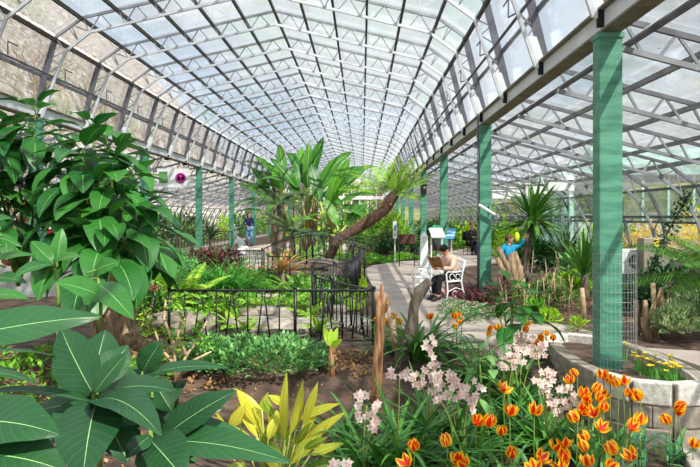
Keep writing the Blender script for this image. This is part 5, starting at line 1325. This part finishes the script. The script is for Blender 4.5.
# ---------------------------------------------------------------- people
SK=mat('skin','c98f70','d8a284',.55,6); JN=mat('blue_jeans','4f7fb0','7fa8d0',.8,12); NV=mat('navy_jacket','16204a','222e60',.8,8)
BK=mat('black_cloth','0e0e12','1c1c22',.85,8); DH=mat('dark_hair','1a1210','2c1e18',.6,30); BH=mat('brown_hair','4a2e1a','6a4426',.6,30); WH=mat('pale_jacket','cfa894','e0c0ae',.85,8)
TQ=mat('turquoise_jacket','1090b8','20a8d0',.7,8); HV=mat('hi_vis','c8e020','d8f040',.7,8); SH=mat('shoes','1a1a1c','2c2c30',.6,8); PU=mat('purple_top','6a4a9a','8a68ba',.8,8); TN=mat('tan_bag','7a5430','9a6c40',.7,8)
def skinned(name, V, Ed, R, m, parent, head=None, sub=1):
    me=bpy.data.meshes.new(name); me.from_pydata([tuple(v) for v in V],Ed,[]); o=bpy.data.objects.new(name,me); C.objects.link(o)
    sk=o.modifiers.new('skin','SKIN'); ss=o.modifiers.new('sub','SUBSURF'); ss.levels=sub; ss.render_levels=sub
    for i,r in enumerate(R):
        r2=(r,r) if isinstance(r,(int,float)) else r; me.skin_vertices[0].data[i].radius=r2; me.skin_vertices[0].data[i].use_root=(i==0)
    dg=bpy.context.evaluated_depsgraph_get(); nm=bpy.data.meshes.new_from_object(o.evaluated_get(dg)); o.modifiers.clear(); o.data=nm
    if head:
        b=bmesh.new(); b.from_mesh(nm); hc,fd,s=head; hc=Vector(hc); fd=unit(fd); q=fd.to_track_quat('-Y','Z').to_matrix()
        def blob(c,r,seg=12):
            ret=bmesh.ops.create_uvsphere(b,u_segments=seg,v_segments=8,radius=1)
            for v in ret['verts']: v.co=hc+q@(Vector((v.co.x*r[0],v.co.y*r[1],v.co.z*r[2]))*s+Vector(c)*s)
        blob((0,0,0),(.078,.095,.115),16); blob((0,-.092,-.01),(.014,.022,.026),8); blob((0,-.075,-.07),(.032,.02,.012),8); blob((0,-.06,-.1),(.035,.03,.025),8)
        for e in (-1,1): blob((e*.08,.005,-.01),(.012,.02,.03),8); blob((e*.03,-.085,.02),(.013,.008,.009),8)
        b.to_mesh(nm); b.free()
    for p in nm.polygons: p.use_smooth=True
    nm.materials.clear(); nm.materials.append(m)
    if parent is not None: o.parent=parent; KIDS.setdefault(parent.name,[]).append(o)
    return o
def figure(label, loc, rz, J, top, bottom, hair, s=1.0, facedir=(0,-1,-.1), longhair=False, name='person', scale=1):
    """J: dict pelvis, chest, neck, head, and L/R shoulder elbow wrist hip knee ankle toe"""
    t=thing(name,label,'person',loc,rz); t.scale=(scale,)*3
    g=lambda k: Vector(J[k]); V=[];R=[];Ed=[];ix={}
    def add(k,v,r,par=None):
        ix[k]=len(V); V.append(Vector(v)); R.append(r)
        if par is not None: Ed.append((ix[par],ix[k]))
    add('pelvis',g('pelvis'),.115); add('waist',g('pelvis').lerp(g('chest'),.5),.105,'pelvis'); add('chest',g('chest'),.125,'waist'); add('neck',g('neck'),.05,'chest'); add('hd',g('neck').lerp(g('head'),.6),.05,'neck')
    for a in 'LR':
        add(a+'s',g(a+'s'),.055,'chest'); add(a+'e',g(a+'e'),.038,a+'s'); add(a+'w',g(a+'w'),.027,a+'e')
        w=g(a+'w'); d=unit(w-g(a+'e')); add(a+'palm',w+d*.06,(.02,.032),a+'w')
        sd=unit(d.cross(Vector((0,0,1)))+Vector((1e-4,0,0))); 
        for fi,(o_,l_) in enumerate(((-.027,.06),(-.009,.07),(.009,.065),(.026,.05))):
            add(a+'f%d'%fi,w+d*.09+sd*o_,.009,a+'palm'); add(a+'g%d'%fi,w+d*(.09+l_*.6)+sd*o_*1.1,.008,a+'f%d'%fi); add(a+'h%d'%fi,w+d*(.085+l_)+sd*o_*1.1+d.cross(sd)*.02,.007,a+'g%d'%fi)
        add(a+'th',w+d*.05+sd*-.04,.010,a+'w'); add(a+'ti',w+d*.085+sd*-.055,.008,a+'th')
        add(a+'hip',g(a+'hip'),.085,'pelvis'); add(a+'k',g(a+'k'),.055,a+'hip'); add(a+'a',g(a+'a'),.037,a+'k'); add(a+'t',g(a+'t'),.035,a+'a')
    body=skinned('body',V,Ed,R,SK,t,(J['head'],facedir,1.0))
    V=[g('pelvis')+Vector((0,0,-.02)),g('pelvis').lerp(g('chest'),.5),g('chest'),g('neck')+Vector((0,0,-.03))]; R=[.15,.14,.155,.075]; Ed=[(0,1),(1,2),(2,3)]
    for a in 'LR':
        n=len(V); V+= [g(a+'s'),g(a+'e'),g(a+'w')]; R+=[.075,.058,.045]; Ed+=[(2,n),(n,n+1),(n+1,n+2)]
    skinned('jacket',V,Ed,R,top,t)
    V=[g('pelvis')+Vector((0,0,-.01))]; R=[.135]; Ed=[]
    for a in 'LR':
        n=len(V); V+=[g(a+'hip'),g(a+'k'),g(a+'a')+Vector((0,0,.03))]; R+=[.10,.075,.062]; Ed+=[(0,n),(n,n+1),(n+1,n+2)]
    skinned('trousers',V,Ed,R,bottom,t)
    for a in 'LR':
        an=g(a+'a'); to=g(a+'t'); d=unit(Vector((to.x-an.x,to.y-an.y,0))); b=MB(); b.tube([an-d*.05+Vector((0,0,-.02)),an+d*.04+Vector((0,0,-.015)),to+d*.0,to+d*.07+Vector((0,0,-.012))],[.042,.05,.045,.025],10); b.build('shoe',SH,t)
    b=MB(); hc=g('head'); fd=unit(facedir); q=fd.to_track_quat('-Y','Z').to_matrix()
    b.ball((0,0,0),(.092,.105,.108),14,9,.04); b.v=[tuple(hc+q@(Vector(p)+Vector((0,.022,.028)))) for p in b.v]
    if longhair: b.tube([hc+q@Vector((0,.07,.0)),hc+q@Vector((0,.095,-.12)),hc+q@Vector((0,.10,-.24))],[.085,.085,.05],10,True,.06)
    b.build('hair',hair,t)
    return t
stand=dict(pelvis=(0,0,.95),chest=(0,0,1.28),neck=(0,0,1.46),head=(0,-.02,1.60),Ls=(.17,0,1.38),Rs=(-.17,0,1.38),Le=(.26,.03,1.12),Re=(-.27,.0,1.14),Lw=(.17,-.12,.98),Rw=(-.16,-.16,1.05),Lhip=(.09,0,.90),Rhip=(-.09,0,.90),Lk=(.11,-.06,.50),Rk=(-.10,.02,.50),La=(.12,-.06,.08),Ra=(-.10,.12,.10),Lt=(.13,-.2,.04),Rt=(-.11,-.01,.04))
PY=F*1.5/27.6
figure('woman with shoulder-length dark hair, navy jacket and light blue jeans walking on the left path',(GX(249,38),38,.02),.35,stand,NV,JN,DH,longhair=True,scale=1.0)
sit=dict(pelvis=(0,.05,.52),chest=(0,-.02,.83),neck=(0,-.10,1.0),head=(0,-.19,1.10),Ls=(.17,-.06,.93),Rs=(-.17,-.06,.93),Le=(.25,-.18,.70),Re=(-.25,-.18,.70),Lw=(.10,-.40,.72),Rw=(-.10,-.40,.72),Lhip=(.09,.0,.50),Rhip=(-.09,.0,.50),Lk=(.12,-.42,.50),Rk=(-.12,-.40,.48),La=(.12,-.48,.09),Ra=(-.13,-.36,.09),Lt=(.13,-.60,.05),Rt=(-.14,-.48,.05))
figure('person in a pale pink jacket and black trousers bent over reading on the white bench',(bx+.20,BY-.22,.03),-.95,sit,WH,BK,DH,facedir=(0,-.6,-.8),scale=.80)
t=thing('open_book','brown open book or magazine held by the reader on the bench','book',(bx+.20,BY-.22,.03),-.95); t.scale=(.8,.8,.8)
for s_ in (-1,1):
    b=MB(); b.box((0,0,0),(.2,.02,.28),Matrix.Rotation(.5,3,'X')@Matrix.Rotation(s_*.25,3,'Z')); b.v=[(x+s_*.10,y-.46,z+.84) for x,y,z in b.v]; b.build('cover',TN,t,smooth=False)
# seated man further back, on his own seat
sx,sy=GX(471,29),29.0
figure('man in dark clothes sitting by the right aisle with his hands in his lap',(sx,sy,.0),.3,dict(sit,head=(0,-.10,1.17),neck=(0,-.06,1.02)),BK,BK,BH,facedir=(.2,-1,-.1),scale=1.0)
t=thing('folding_seat','plain dark seat under the man in dark clothes','seat',(sx,sy,0),.3); b=MB(); b.box((0,.08,.40),(.45,.42,.05)); b.build('seat',M['black'],t,smooth=False)
for x in (-.2,.2):
    for y in (-.1,.27): b=MB(); b.tube([(x,y,0),(x,y,.4)],.014,6); b.build('leg',M['steel_dark'],t)
b=MB(); b.box((0,.33,.75),(.45,.03,.35)); b.build('backrest',M['black'],t,smooth=False)
# rucksack with yellow strap
t=thing('backpack','dark backpack with bright yellow-green trim beside the seated man','bag',(GX(478,28.4),28.4,.0)); b=MB(); b.ball((0,0,.25),(.17,.13,.26),12,9,.03); b.build('bag_body',NV,t); b=MB(); b.tube([(.0,-.13,.1),(.05,-.15,.28),(.1,-.1,.48),(.2,-.05,.62)],.025,8); b.build('strap',HV,t)
# child standing behind the cut tree, reaching
kid=dict(stand,Le=(.30,-.08,1.40),Lw=(.36,-.22,1.62),Re=(-.26,-.05,1.16),Rw=(-.2,-.2,1.02))
figure('child in a bright turquoise jacket behind the cut forked tree, one arm reaching up',(GX(509,13.9),13.9,.0),.2,kid,TQ,BK,BH,scale=.68,facedir=(.6,-.2,0))
b=MB(); b.ball((0,0,0),(.05,.04,.10),10,7,.1); tag(b.build('hi_vis_bag',HV,loc=P(517,237,14.0)),'small yellow-green high visibility item by the child\'s raised hand','bag')
figure('distant person in a purple top near the far white bench',(GX(388,42),42,0),0,stand,PU,BK,BH)
# cut forked tree
bs=base_at(512,12.9)
t=thing('cut_tree','cut-back forked grey tree trunk in front of the child in blue','tree',bs)
Yc=12.9
for pts,r in (([(521,312),(516,292),(510,272),(503,258),(498,247)],(.09,.075,.06,.05,.04)),([(520,312),(517,288),(513,268),(511,254)],(.10,.085,.07,.055)),([(522,312),(521,290),(519,270),(514,252)],(.10,.085,.065,.05)),([(521,300),(512,282),(503,270),(497,258)],(.07,.06,.05,.045))):
    q=[P(a,c_,Yc)-bs for a,c_ in pts]; q[0].z=-.04; b=MB(); b.tube(q,list(r),10,True,.1); b.build('trunk',M['bark_light'],t)
